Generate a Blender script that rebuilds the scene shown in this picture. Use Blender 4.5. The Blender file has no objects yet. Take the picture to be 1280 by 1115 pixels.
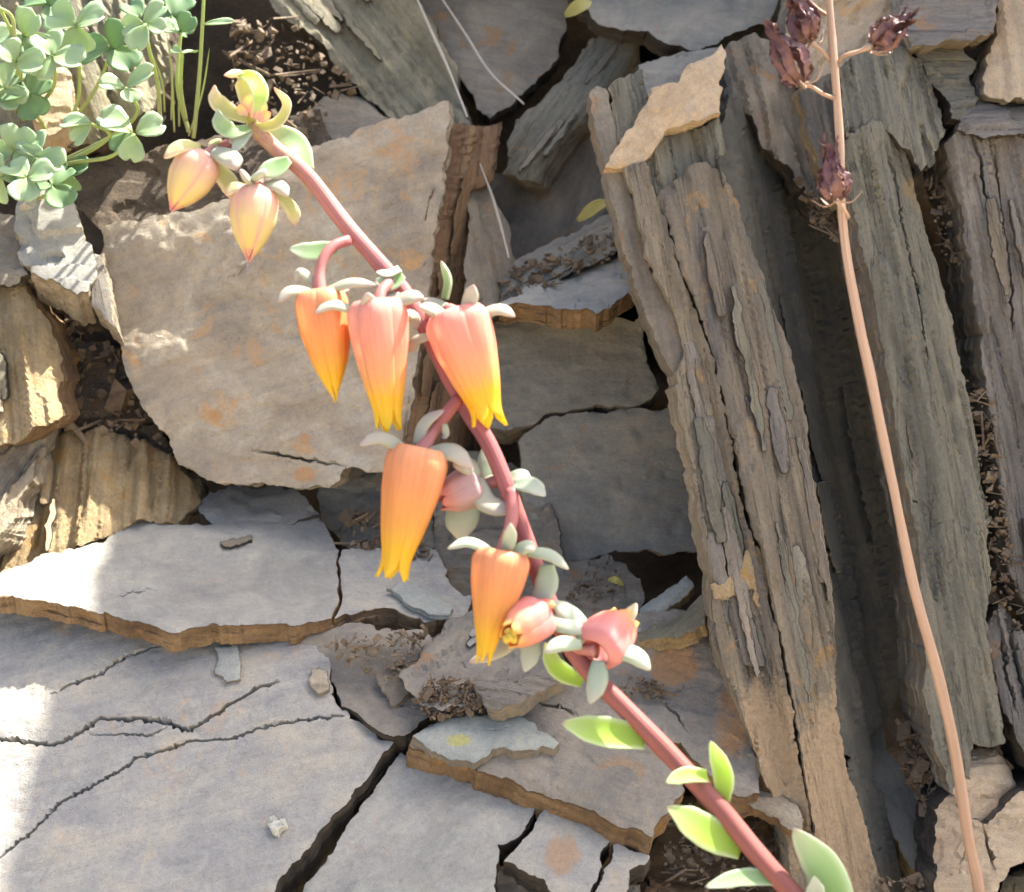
import bpy, math, random, zlib
import numpy as np
from mathutils import Vector
from mathutils.geometry import delaunay_2d_cdt

# ------------------------------------------------------------------ camera, sky, sun, exposure
S = bpy.context.scene
COL = S.collection
FPX = 1970.0                                    # focal length in photo pixels (1280 wide)
PITCH = math.radians(18)
CAM = np.array([0.0, 0.0, 0.55])
FW = np.array([0, math.cos(PITCH), -math.sin(PITCH)])
UP = np.array([0, math.sin(PITCH), math.cos(PITCH)])
RT = np.array([1.0, 0, 0])
cam = bpy.data.cameras.new('camera')
cam.sensor_width = 36; cam.lens = 36 * FPX / 1280
cam.clip_start = 0.01; cam.clip_end = 500
cam.dof.use_dof = True; cam.dof.focus_distance = 0.255; cam.dof.aperture_fstop = 34
camo = bpy.data.objects.new('camera', cam); COL.objects.link(camo)
camo.location = CAM; camo.rotation_euler = (math.pi / 2 - PITCH, 0, 0)
S.camera = camo

SUN = Vector((.45, .40, .80)).normalized()      # towards the sun: behind the bank, to the right
world = bpy.data.worlds.new('World'); S.world = world; world.use_nodes = True
wn = world.node_tree
sky = wn.nodes.new('ShaderNodeTexSky'); sky.sky_type = 'NISHITA'; sky.sun_disc = False
sky.sun_elevation = math.asin(SUN.z); sky.sun_rotation = math.atan2(SUN.x, SUN.y)
sky.air_density = 0.6; sky.dust_density = 4.0; sky.ozone_density = 0.0
wn.links.new(sky.outputs[0], wn.nodes['Background'].inputs[0])
wn.nodes['Background'].inputs[1].default_value = 0.15
sl = bpy.data.lights.new('sun', 'SUN'); sl.energy = 5.0; sl.angle = math.radians(0.53); sl.color = (1, .95, .87)
so = bpy.data.objects.new('sun', sl); COL.objects.link(so)
so.rotation_euler = SUN.to_track_quat('Z', 'Y').to_euler(); so.location = (0.5, 0.6, 1.6)
S.view_settings.view_transform = 'Standard'; S.view_settings.look = 'None'
S.view_settings.gamma = 1.0; S.view_settings.use_curve_mapping = False
S.view_settings.exposure = 1.9

# ------------------------------------------------------------------ helpers
def P(x, y, d):
    """photo pixel + distance along the view axis -> world point(s)"""
    x = np.asarray(x, float)[..., None]; y = np.asarray(y, float)[..., None]; d = np.asarray(d, float)[..., None]
    return CAM + RT * ((x - 640) / FPX * d) + UP * (-(y - 557.5) / FPX * d) + FW * d

def seed_of(s): return zlib.crc32(s.encode()) & 0xffff

def _hash(ix, iy, iz, seed):
    h = (ix.astype(np.int64) * 374761393 + iy.astype(np.int64) * 668265263 + iz.astype(np.int64) * 2147483647 + seed * 974711) & 0xffffffff
    h = ((h ^ (h >> 13)) * 1274126177) & 0xffffffff
    h = (h ^ (h >> 16)) & 0xffff
    return h / 32767.5 - 1.0

def vnoise(p, seed=0):
    p = np.asarray(p, float); i = np.floor(p).astype(np.int64); f = p - i
    f = f * f * f * (f * (f * 6 - 15) + 10)
    r = 0
    for dx in (0, 1):
        wx = f[:, 0] if dx else 1 - f[:, 0]
        for dy in (0, 1):
            wy = f[:, 1] if dy else 1 - f[:, 1]
            for dz in (0, 1):
                wz = f[:, 2] if dz else 1 - f[:, 2]
                r = r + wx * wy * wz * _hash(i[:, 0] + dx, i[:, 1] + dy, i[:, 2] + dz, seed)
    return r

def fbm(p, seed=0, octv=4, gain=.5):
    a, r, t = 1.0, 0, 0
    p = np.asarray(p, float)
    for o in range(octv):
        r = r + a * vnoise(p, seed + o * 17); t += a; a *= gain; p = p * 2.03 + 3.7
    return r / t

def set_props(o, label=None, cat=None, group=None, kind=None):
    if label: o['label'] = label
    if cat: o['category'] = cat
    if group: o['group'] = group
    if kind: o['kind'] = kind

def mesh_obj(name, verts, faces, mats, parent=None, origin=None, fmat=None, smooth=True, sharp=None, attr=None, uv=None):
    me = bpy.data.meshes.new(name)
    verts = np.asarray(verts, float)
    if origin is None: origin = np.zeros(3) if parent is not None else verts.mean(0)
    origin = np.asarray(origin, float)
    me.from_pydata((verts - origin).tolist(), [], faces if isinstance(faces, list) else faces.tolist())
    for m in (mats if isinstance(mats, (list, tuple)) else [mats]): me.materials.append(m)
    n = len(me.polygons)
    if fmat is not None: me.polygons.foreach_set('material_index', np.asarray(fmat, np.int32))
    me.polygons.foreach_set('use_smooth', np.full(n, smooth))
    if attr is not None:
        a = me.attributes.new('rk', 'FLOAT_VECTOR', 'POINT')
        a.data.foreach_set('vector', np.asarray(attr, np.float32).ravel())
    if uv is not None:
        l = me.uv_layers.new(name='UVMap')
        idx = np.zeros(len(me.loops), np.int32); me.loops.foreach_get('vertex_index', idx)
        l.data.foreach_set('uv', np.asarray(uv, np.float32)[idx].ravel())
    if sharp: me.set_sharp_from_angle(angle=math.radians(sharp))
    me.update()
    o = bpy.data.objects.new(name, me); COL.objects.link(o)
    o.location = origin
    if parent is not None:
        o.parent = parent
    return o

def under(parent, o):
    """keep o where it stands while it becomes a part of parent"""
    o.parent = parent; q = parent; base = Vector((0, 0, 0))
    while q is not None: base += q.location; q = q.parent
    o.location = Vector(o['_w']) - base; del o['_w']
    return o

# ------------------------------------------------------------------ materials
def nodes_of(name):
    m = bpy.data.materials.new(name); m.use_nodes = True
    nt = m.node_tree; b = nt.nodes['Principled BSDF']
    return m, nt, b

def N(nt, t, **kw):
    n = nt.nodes.new(t)
    for k, v in kw.items():
        if k in ('blend_type', 'data_type', 'operation', 'attribute_name', 'noise_dimensions', 'feature', 'interpolation', 'mode', 'distance'): setattr(n, k, v)
        else: n.inputs[k].default_value = v
    return n

def ramp(nt, fac, stops):
    r = nt.nodes.new('ShaderNodeValToRGB'); e = r.color_ramp.elements
    while len(e) < len(stops): e.new(0.5)
    for i, (p, c) in enumerate(stops):
        e[i].position = p; e[i].color = (*c, 1) if len(c) == 3 else c
    nt.links.new(fac, r.inputs[0]); return r.outputs[0]

def mixc(nt, mode, fac, a, b):
    m = nt.nodes.new('ShaderNodeMix'); m.data_type = 'RGBA'; m.blend_type = mode
    for sock, v in ((m.inputs[0], fac), (m.inputs[6], a), (m.inputs[7], b)):
        if hasattr(v, 'links'): nt.links.new(v, sock)
        elif isinstance(v, (int, float)): sock.default_value = v
        else: sock.default_value = (*v, 1)
    return m.outputs[2]

def g3(v): return (v, v, v)

def rock_mat(name, c1, c2, c3, rust=(.30, .15, .06), rust_amt=.0, stri=.35, fine=.35, bump=.5, scale=1.0, rough=.72, speck=.0, speck_col=(.6, .58, .54), pale=0.0, moss=0.0, spec=.35, bed=False, stain=(.40, .22, .09), warm=.55):
    c1, c2, c3, rust = [(c[0] * (1 + .10 * warm) * 1.01, c[1] * 1.05, c[2] * (1 - .16 * warm) * .985) for c in (c1, c2, c3, rust)]
    m, nt, b = nodes_of(name); L = nt.links
    at = N(nt, 'ShaderNodeAttribute', attribute_name='rk')
    oi = nt.nodes.new('ShaderNodeObjectInfo')
    off = nt.nodes.new('ShaderNodeVectorMath'); off.operation = 'MULTIPLY_ADD'
    L.new(oi.outputs['Random'], off.inputs[0]); off.inputs[1].default_value = (37, 19, 53)
    L.new(at.outputs['Vector'], off.inputs[2]); vec = off.outputs[0]
    st = N(nt, 'ShaderNodeMapping'); st.inputs['Scale'].default_value = (.11, 1, 1); L.new(vec, st.inputs[0])
    def noise(v, s, d=5, r=.6, dist=0):
        n = N(nt, 'ShaderNodeTexNoise', Scale=s, Detail=d, Roughness=r, Distortion=dist); L.new(v, n.inputs['Vector']); return n.outputs[0]
    if bed:
        s2 = N(nt, 'ShaderNodeMapping'); s2.inputs['Scale'].default_value = (.17, 1.3, 1); L.new(vec, s2.inputs[0]); vb = s2.outputs[0]
        s3 = N(nt, 'ShaderNodeMapping'); s3.inputs['Scale'].default_value = (.06, 1, .6); L.new(vec, s3.inputs[0]); s3.inputs['Scale'].default_value = (.045, .8, .5)
    else: vb = vec
    n1 = noise(vb, .75 * scale, 8, .66, .6)
    n2 = noise(st.outputs[0], 7 * scale, 6, .65, .3)
    n3 = noise(vec, 13 * scale, 8, .7)
    n4 = noise(vb, 2.4 * scale, 7, .68, 1.0)
    n5 = noise(vec, 45, 4, .65)
    col = ramp(nt, n1, [(.34, c1), (.5, c2), (.66, c3)])
    # tint variation (bluish / warm patches)
    col = mixc(nt, 'OVERLAY', .45, col, ramp(nt, n4, [(.32, (.36, .35, .37)), (.5, (.5, .5, .5)), (.68, (.66, .60, .52))]))
    col = mixc(nt, 'MULTIPLY', stri, col, ramp(nt, n2, [(.28, g3(.35)), (.5, g3(.92)), (.72, g3(1.25))]))
    col = mixc(nt, 'MULTIPLY', fine, col, ramp(nt, n3, [(.25, g3(.45)), (.5, g3(1)), (.78, g3(1.35))]))
    col = mixc(nt, 'MULTIPLY', .34, col, ramp(nt, n5, [(.26, g3(.45)), (.5, g3(1)), (.76, g3(1.4))]))
    pit = noise(vec, 30, 3, .6)
    col = mixc(nt, 'MULTIPLY', .5, col, ramp(nt, pit, [(.30, g3(.35)), (.36, g3(1))]))
    if rust_amt > 0:
        n6 = noise(vec, 1.25 * scale, 7, .66, .8)
        f = ramp(nt, n6, [(.66 - .22 * rust_amt, g3(0)), (.76 - .18 * rust_amt, g3(.9))])
        col = mixc(nt, 'MIX', f, col, mixc(nt, 'MULTIPLY', .6, rust, ramp(nt, n3, [(.2, g3(.5)), (.8, g3(1.5))])))
    if moss > 0:
        n7 = noise(vec, 2.6, 7, .75)
        f = ramp(nt, n7, [(.70 - .2 * moss, g3(0)), (.80 - .2 * moss, g3(.85))])
        col = mixc(nt, 'MIX', f, col, (.36, .28, .08))
    if pale > 0:
        n8 = noise(vec, 1.9, 8, .7)
        f = ramp(nt, n8, [(.66 - .2 * pale, g3(0)), (.80 - .2 * pale, g3(.8))])
        col = mixc(nt, 'MIX', f, col, speck_col)
    if speck > 0:
        v = N(nt, 'ShaderNodeTexNoise', Scale=24, Detail=2, Roughness=.5); L.new(vec, v.inputs['Vector'])
        f = ramp(nt, v.outputs[0], [(.70 - .1 * speck, g3(0)), (.73 - .1 * speck, g3(.8))])
        col = mixc(nt, 'MIX', f, col, speck_col)
    fis = None
    if bed:
        n9 = noise(s3.outputs[0], 4.2, 4, .55, .4)
        fis = ramp(nt, n9, [(.40, g3(1)), (.412, g3(.25)), (.424, g3(1)), (.575, g3(1)), (.583, g3(.45)), (.591, g3(1))])
        col = mixc(nt, 'MULTIPLY', .6, col, fis)
    sa = N(nt, 'ShaderNodeAttribute', attribute_name='stain')
    sm_ = nt.nodes.new('ShaderNodeMath'); sm_.operation = 'MULTIPLY_ADD'; L.new(n4, sm_.inputs[0]); sm_.inputs[1].default_value = 1.3; sm_.inputs[2].default_value = -.65
    sm2 = nt.nodes.new('ShaderNodeMath'); sm2.operation = 'MULTIPLY_ADD'; L.new(n3, sm2.inputs[0]); sm2.inputs[1].default_value = .9; sm2.inputs[2].default_value = -.45
    s3_ = nt.nodes.new('ShaderNodeMath'); s3_.operation = 'ADD'; L.new(sm_.outputs[0], s3_.inputs[0]); L.new(sm2.outputs[0], s3_.inputs[1])
    s4_ = nt.nodes.new('ShaderNodeMath'); s4_.operation = 'ADD'; L.new(s3_.outputs[0], s4_.inputs[0]); L.new(sa.outputs['Fac'], s4_.inputs[1])
    col = mixc(nt, 'MIX', ramp(nt, s4_.outputs[0], [(.38, g3(0)), (.72, g3(.85))]), col, mixc(nt, 'MULTIPLY', .7, stain, ramp(nt, n3, [(.2, g3(.6)), (.8, g3(1.4))])))
    L.new(col, b.inputs['Base Color'])
    L.new(ramp(nt, n3, [(.2, g3(rough - .14)), (.8, g3(min(1, rough + .14)))]), b.inputs['Roughness'])
    b.inputs['Specular IOR Level'].default_value = spec
    def bmp(h, dist, stren, prev=None):
        k = N(nt, 'ShaderNodeBump', Strength=stren, Distance=dist); L.new(h, k.inputs['Height'])
        if prev is not None: L.new(prev, k.inputs['Normal'])
        return k.outputs[0]
    o = bmp(n3, .0006, bump)
    o = bmp(n2, .0008, min(1, bump * (stri + .25) * 1.3), o)
    o = bmp(n5, .00026, min(1, bump * 1.1), o)
    o = bmp(ramp(nt, pit, [(.28, g3(0)), (.36, g3(1))]), .0003, .5, o)
    if fis is not None: o = bmp(fis, .0009, .7, o)
    L.new(o, b.inputs['Normal'])
    return m

M = {}
M['buff']   = rock_mat('buff_slate', (.235, .205, .18), (.32, .275, .23), (.38, .345, .305), rust=(.42, .25, .12), rust_amt=.42, stri=.2, fine=.34, bump=.5)
M['grey']   = rock_mat('grey_slate', (.235, .23, .23), (.295, .287, .28), (.345, .335, .32), warm=.45, rust=(.34, .27, .22), rust_amt=.2, stri=.14, fine=.30, bump=.38, rough=.66)
M['lilac']  = rock_mat('lilac_slate', (.265, .258, .268), (.335, .322, .315), (.405, .37, .325), warm=.4, rust=(.40, .31, .24), rust_amt=.35, stri=.2, fine=.36, bump=.5, rough=.66, stain=(.36, .24, .14))
M['greygreen'] = rock_mat('green_grey_slate', (.25, .265, .255), (.31, .325, .31), (.36, .36, .335), warm=.25, stri=.16, fine=.34, bump=.55, rough=.6, stain=(.42, .40, .12))
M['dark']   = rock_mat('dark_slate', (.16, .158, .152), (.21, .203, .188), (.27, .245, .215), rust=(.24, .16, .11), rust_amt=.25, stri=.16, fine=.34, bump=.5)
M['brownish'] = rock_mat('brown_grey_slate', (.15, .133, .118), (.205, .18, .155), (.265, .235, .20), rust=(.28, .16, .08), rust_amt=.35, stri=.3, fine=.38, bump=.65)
M['pillar'] = rock_mat('bedded_slate', (.145, .135, .135), (.225, .19, .15), (.29, .25, .20), rust=(.36, .22, .09), rust_amt=.35, stri=.55, fine=.45, bump=.9, moss=.12, bed=True, stain=(.46, .33, .19))
M['pillarg'] = rock_mat('grey_bedded_slate', (.14, .137, .122), (.20, .19, .158), (.26, .24, .20), rust=(.29, .20, .10), rust_amt=.22, stri=.55, fine=.42, bump=.85, bed=True, stain=(.34, .26, .14))
M['lilacbed'] = rock_mat('lilac_bedded_slate', (.17, .157, .157), (.235, .212, .197), (.30, .265, .24), rust=(.34, .21, .12), rust_amt=.25, stri=.55, fine=.42, bump=.85, bed=True)
M['cleft']  = rock_mat('cleft_shade_slate', (.062, .063, .060), (.085, .082, .074), (.115, .105, .086), stri=.4, fine=.36, bump=.6)  # slate darkened: the shade of the narrow cleft is put into its colour
M['tan']    = rock_mat('tan_slate', (.36, .27, .195), (.44, .34, .245), (.50, .40, .30), rust=(.47, .29, .13), rust_amt=.35, stri=.2, fine=.36, bump=.6)
M['ochre']  = rock_mat('ochre_slate', (.29, .21, .12), (.39, .29, .17), (.45, .36, .24), rust=(.42, .24, .06), rust_amt=.4, stri=.4, fine=.55, bump=1.0, moss=.35)
M['olive']  = rock_mat('olive_slate', (.17, .158, .12), (.235, .215, .158), (.30, .27, .20), rust=(.28, .20, .10), rust_amt=.2, stri=.6, fine=.4, bump=.7)
M['rust']   = rock_mat('rusty_edge', (.15, .095, .062), (.25, .16, .09), (.35, .24, .14), rust=(.38, .21, .08), rust_amt=.4, stri=.65, fine=.55, bump=1.0)
M['rustface'] = rock_mat('rust_brown_slate', (.13, .080, .054), (.215, .135, .085), (.30, .20, .125), rust=(.26, .14, .06), rust_amt=.3, stri=.6, fine=.4, bump=.8, bed=True)
M['greybrown'] = rock_mat('grey_brown_slate', (.19, .175, .165), (.255, .23, .21), (.32, .285, .25), rust=(.32, .20, .12), rust_amt=.3, stri=.22, fine=.36, bump=.55)
M['pale']   = rock_mat('pale_edge', (.30, .25, .20), (.42, .36, .29), (.52, .46, .38), stri=.65, fine=.5, bump=1.0)
M['chalk']  = rock_mat('quartz_chip', (.45, .45, .43), (.62, .61, .58), (.72, .71, .68), stri=.1, fine=.5, bump=.8)
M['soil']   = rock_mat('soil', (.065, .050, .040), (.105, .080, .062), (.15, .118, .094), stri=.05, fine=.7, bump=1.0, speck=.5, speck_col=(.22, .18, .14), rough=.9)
M['ground'] = rock_mat('ground', (.36, .29, .21), (.42, .34, .25), (.47, .39, .29), stri=.05, fine=.5, bump=1.0, rough=.9)
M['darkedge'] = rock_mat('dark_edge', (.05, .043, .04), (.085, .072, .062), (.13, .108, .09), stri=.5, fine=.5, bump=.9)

# ------------------------------------------------------------------ rock builder
def refine(out, res, jag, rng):
    pts = []
    n = len(out)
    for i in range(n):
        a = np.array(out[i], float); b = np.array(out[(i + 1) % n], float)
        seg = [a, b]
        while np.linalg.norm(seg[1] - seg[0]) > res:
            new = []
            for p, q in zip(seg[:-1], seg[1:]):
                l = np.linalg.norm(q - p); nn = np.array([-(q - p)[1], (q - p)[0]]) / max(l, 1e-9)
                new += [p, (p + q) / 2 + nn * rng.gauss(0, 1) * min(jag, l * .085)]
            seg = new + [seg[-1]]
        pts += seg[:-1]
    return np.array(pts)

def inside(pts, poly):
    x, y = pts[:, 0], pts[:, 1]; r = np.zeros(len(pts), bool)
    x0, y0 = poly[:, 0], poly[:, 1]; x1, y1 = np.roll(x0, -1), np.roll(y0, -1)
    for a, b, c, d in zip(x0, y0, x1, y1):
        if b == d: continue
        k = (b > y) != (d > y)
        r ^= k & (x < (c - a) * (y - b) / (d - b) + a)
    return r

def seg_dist(pts, line):
    best = np.full(len(pts), 1e9)
    for a, b in zip(line[:-1], line[1:]):
        ab = b - a; t = np.clip(((pts - a) @ ab) / max(ab @ ab, 1e-9), 0, 1)
        best = np.minimum(best, np.linalg.norm(pts - a - t[:, None] * ab, axis=1))
    return best

def plane_fn(pl):
    """three (px, py, distance) anchors -> distance of every pixel on the plane through them"""
    A = np.array([[x, y, 1.0] for x, y, d in pl]); k = np.linalg.solve(A, np.array([1.0 / d for *_, d in pl]))
    return lambda p: 1.0 / (p[:, 0] * k[0] + p[:, 1] * k[1] + k[2])

BED = {}
def slab(name, label, outline, plane, th=.006, mat='grey', side='rust', grain=(1, 0), amp=.0006, terr=.0004, stri=.0, cracks=(), res=5.0,
         jag=2.2, lam=.0005, back=None, rnd=.00018, group=None, freq=1.0, frame=None, stains_shade=(), nlay=None, cat='rock', kind=None, flare=0.0, parent=None):
    rng = random.Random(seed_of(label)); sd = seed_of(label) % 997
    B = refine(outline, res, jag, rng)
    if frame is None:
        df = plane_fn(plane)
        to3 = lambda p: P(p[:, 0], p[:, 1], df(p))
    else:
        O, U, V = [np.array(v, float) for v in frame]           # outline in millimetres along U, V
        to3 = lambda p: O + (p[:, :1] * U + p[:, 1:] * V) * .001
    lo, hi = B.min(0), B.max(0)
    gx, gy = np.meshgrid(np.arange(lo[0], hi[0], res), np.arange(lo[1], hi[1], res * .87))
    gx[1::2] += res / 2
    G = np.stack([gx.ravel(), gy.ravel()], 1)
    rs = np.random.RandomState(sd); G += rs.uniform(-.22, .22, G.shape) * res
    lines = []
    extra = []
    for ln, w, dp in cracks:
        l2 = [np.array(ln[0], float)]
        for a, b in zip(ln[:-1], ln[1:]):
            a = np.array(a, float); b = np.array(b, float); k = max(1, int(np.linalg.norm(b - a) / 5))
            for j in range(1, k + 1):
                p = a + (b - a) * j / k
                l2.append(p + (np.array([rng.gauss(0, 1), rng.gauss(0, 1)]) * 1.1 if j < k else 0))
        l2 = np.array(l2); lines.append((l2, w, dp))
        t = np.gradient(l2, axis=0); t /= np.linalg.norm(t, axis=1)[:, None] + 1e-9; nn = np.stack([-t[:, 1], t[:, 0]], 1)
        for o in (0, .2, -.2, .5, -.5): extra.append(l2 + nn * o * w)
    keep = inside(G, B)
    G = G[keep]
    if len(G):
        dB = np.full(len(G), 1e9)
        for c in range(0, len(G), 4000):
            dB[c:c + 4000] = np.sqrt(((G[c:c + 4000, None, :] - B[None]) ** 2).sum(2)).min(1)
        G = G[dB > .62 * res]
    for l2, w, dp in lines:
        if len(G): G = G[seg_dist(G, l2) > .8 * w]
    if extra:
        E = np.concatenate(extra); E = E[inside(E, B)]
        G = np.concatenate([G, E])
    pts = np.concatenate([B, G]) if len(G) else B
    nb = len(B)
    vo, eo, fo, *_ = delaunay_2d_cdt([Vector(p) for p in pts], [(i, (i + 1) % nb) for i in range(nb)], [], 1, 1e-4)
    V2 = np.array([[v.x, v.y] for v in vo]); T = [list(f) for f in fo]
    W0 = to3(V2)
    c = W0.mean(0)
    e = np.array([[lo[0], lo[1]], [hi[0], lo[1]], [lo[0], hi[1]]], float); q = to3(e)
    nrm = np.cross(q[1] - q[0], q[2] - q[0]); nrm /= np.linalg.norm(nrm)
    if nrm @ (CAM - c) < 0: nrm = -nrm
    # grain axes in the plane
    m2 = (lo + hi) / 2; gd = np.array(grain, float); gd /= np.linalg.norm(gd)
    q2 = to3(np.array([m2, m2 + gd * 10])); ua = q2[1] - q2[0]; ua /= np.linalg.norm(ua)
    ua -= nrm * (ua @ nrm); ua /= np.linalg.norm(ua); va = np.cross(nrm, ua)
    rk0 = np.stack([(W0 - c) @ ua, (W0 - c) @ va, (W0 - c) @ nrm], 1) * 100     # centimetres
    # orient triangles towards the normal
    T = np.array([f for f in T if len(f) == 3])
    fn = np.cross(W0[T[:, 1]] - W0[T[:, 0]], W0[T[:, 2]] - W0[T[:, 0]])
    flip = (fn @ nrm) < 0; T[flip] = T[flip][:, ::-1]
    # boundary half edges
    cnt = {}
    for a, b, d in T.tolist():
        for u, v in ((a, b), (b, d), (d, a)): cnt[(u, v)] = 1
    bed = [(u, v) for (u, v) in cnt if (v, u) not in cnt]
    bv = sorted({u for ed in bed for u in ed}); bidx = {v: i for i, v in enumerate(bv)}
    # displacement of the face
    an = np.array([.22, 1.1, 1]) if stri else np.array([.8, .9, 1])
    h = amp * .7 * fbm(rk0 * an * .5 * freq, sd, 3, .45) + amp * .10 * fbm(rk0 * an * 5 * freq, sd + 2, 3, .5)
    if terr:
        qv = fbm(rk0 * an * np.array([.5, 1, 1]) * freq + 7, sd + 3, 4, .5) * 4.5
        fl = np.floor(qv); fr = np.clip((qv - fl - .44) / .12, 0, 1); h += terr * 1.3 * (fl + fr)
    if stri:
        k = np.abs(fbm(rk0 * np.array([.09, 4.0, 1]) * freq, sd + 5, 4, .6))
        qs = fbm(rk0 * np.array([.06, 1.7, 1]) * freq + 3, sd + 9, 3, .5) * 5
        fl = np.floor(qs); fr = np.clip((qs - fl - .35) / .3, 0, 1)
        h += stri * .7 * (.9 - 2.2 * k) + stri * .75 * (fl + fr)
    BB = V2[bv]
    db = np.full(len(V2), 1e9)
    for s in range(0, len(V2), 4000):
        db[s:s + 4000] = np.sqrt(((V2[s:s + 4000, None, :] - BB[None]) ** 2).sum(2)).min(1)
    pxm = np.linalg.norm(q[1] - q[0]) / max(hi[0] - lo[0], 1e-6)
    h -= rnd * np.exp(-db / 4.0)
    for l2, w, dp in lines:
        ends = np.minimum(np.linalg.norm(V2 - l2[0], axis=1), np.linalg.norm(V2 - l2[-1], axis=1))
        wv = .75 + .35 * vnoise(np.stack([V2[:, 0] * .03, V2[:, 1] * .03, V2[:, 0] * 0 + sd], 1), sd)
        h -= dp * 1.5 * wv * np.clip(ends / 30, .15, 1) * np.clip((.5 - seg_dist(V2, l2) / w) / .28, 0, 1)
    W = W0 + nrm * h[:, None]
    verts = [W]; faces = T.tolist(); fmat = [0] * len(T)
    # laminated sides
    bk = (RT * back[0] + UP * back[1] + FW * back[2]) if back is not None else (FW * th if th >= .010 and frame is None else -nrm * th)
    thl = np.linalg.norm(bk)
    nl = nlay or max(2, min(9, int(round(thl / .0011))))
    out = np.zeros((len(bv), 3))
    for u, v in bed:
        d = np.cross(W0[v] - W0[u], nrm); l = np.linalg.norm(d)
        if l > 0:
            d /= l; out[bidx[u]] += d; out[bidx[v]] += d
    out /= np.linalg.norm(out, axis=1)[:, None] + 1e-9
    cuts = sorted([rng.random() for _ in range(nl - 1)]); cuts = [0] + [(.5 * (i + 1) / nl + .5 * x) for i, x in enumerate(cuts)] + [1]
    base = len(W); prev = np.array(bv); rings = []
    for k in range(nl):
        kk = np.full((len(bv), 1), 13.7 * k + sd)
        o1 = lam * fbm(np.concatenate([rk0[bv][:, :2] * 2.2, kk], 1), sd + 31, 3, .6) * (1 if k else .3) - flare * thl * cuts[k]
        for s_ in ((cuts[k] + .02) if k else .04, cuts[k + 1]):
            hold = 1 - s_ * .7
            ring = W0[bv] + nrm * (h[bv] * max(0, hold))[:, None] + bk * s_ + out * (o1[:, None] + (.00012 if k == 0 and s_ < .1 else 0))
            rings.append(ring); verts.append(ring)
            cur = base + np.arange(len(bv)); base += len(bv)
            for u, v in bed:
                a, b_ = bidx[u], bidx[v]
                faces.append([int(prev[b_]), int(prev[a]), int(cur[a]), int(cur[b_])]); fmat.append(1)
            prev = cur
    # closed back
    nxt = {u: v for u, v in bed}
    seen = set()
    for s0 in list(nxt):
        if s0 in seen: continue
        loop = []; x = s0
        while x not in seen and x in nxt: seen.add(x); loop.append(x); x = nxt[x]
        if len(loop) > 2: faces.append([int(prev[bidx[i]]) for i in loop][::-1]); fmat.append(1)
    Vall = np.concatenate(verts)
    rk = np.stack([(Vall - c) @ ua, (Vall - c) @ va, (Vall - c) @ nrm], 1) * 100
    # on the sides the layers run round the edge: let the grain follow it
    arc = rk.copy()
    nb0 = len(W)
    arc[nb0:] = np.stack([rk[nb0:, 2] * .0 + rk[nb0:, 0] + rk[nb0:, 1] * .3, rk[nb0:, 2], rk[nb0:, 1]], 1)
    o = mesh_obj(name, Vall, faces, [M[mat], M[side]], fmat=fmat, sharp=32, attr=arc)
    if stains_shade:                                              # patches of another colour in the stone, one with painted shade: (px, py, rx, ry, strength)
        sv = np.zeros(len(Vall), np.float32)
        for sx, sy, rx, ry, k in stains_shade:
            q_ = np.sqrt(((V2[:, 0] - sx) / rx) ** 2 + ((V2[:, 1] - sy) / ry) ** 2)
            sv[:len(V2)] = np.maximum(sv[:len(V2)], k * np.clip(1.5 - q_, 0, 1))
        o.data.attributes.new('stain', 'FLOAT', 'POINT').data.foreach_set('value', sv)
    if parent is not None:
        o['_w'] = list(o.location); under(parent, o)
    else: set_props(o, label, cat, group, kind)
    BED[label] = (o, outline, plane, grain)
    return o

def splinters(bed, outline, plane, n, mats, seed, grain=(.2, 1), wr=(7, 20), lr=(70, 230), off=(.0002, .0009), ymax=790):
    """thin blades of slate still standing on the face of a bed: parts of that bed"""
    rng = random.Random(seed); poly = np.array(outline, float); lo, hi = poly.min(0), poly.max(0)
    g_ = np.array(grain, float); g_ /= np.linalg.norm(g_); p_ = np.array([-g_[1], g_[0]]); k = 0; tries = 0
    while k < n and tries < 4000:
        tries += 1
        c = np.array([rng.uniform(lo[0], hi[0]), rng.uniform(lo[1], min(hi[1], ymax))]); L_ = rng.uniform(*lr); w = rng.uniform(*wr)
        lean = rng.uniform(-.03, .03); gg = g_ + p_ * lean
        ts = np.array([-.5, -.38, -.1, .15, .36, .5]); ws = np.array([rng.uniform(.1, .7), .8, 1, .95, .75, rng.uniform(.1, .7)])
        jl = [rng.uniform(-.15, .15) for _ in ts]
        A_ = [c + gg * t * L_ + p_ * w * (x * .5 + j * .3) for t, x, j in zip(ts, ws, jl)]
        B_ = [c + gg * t * L_ - p_ * w * (x * .5 - j * .3) for t, x, j in zip(ts, ws, jl)]
        o_ = np.array(A_ + B_[::-1])
        if not inside(o_, poly).all(): continue
        d_ = rng.uniform(*off)
        slab('splinter', 'splinter %d %d' % (seed, k), [tuple(q) for q in o_], [(x, y, d - d_) for x, y, d in plane], mat=rng.choice(mats), side='pale' if rng.random() < .4 else 'darkedge',
             back=(0, 0, .0022), grain=grain, amp=.0005, terr=0, stri=.0002, res=5, jag=1.3, lam=.0002, nlay=2, parent=bed, rnd=.0001)
        k += 1

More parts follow.
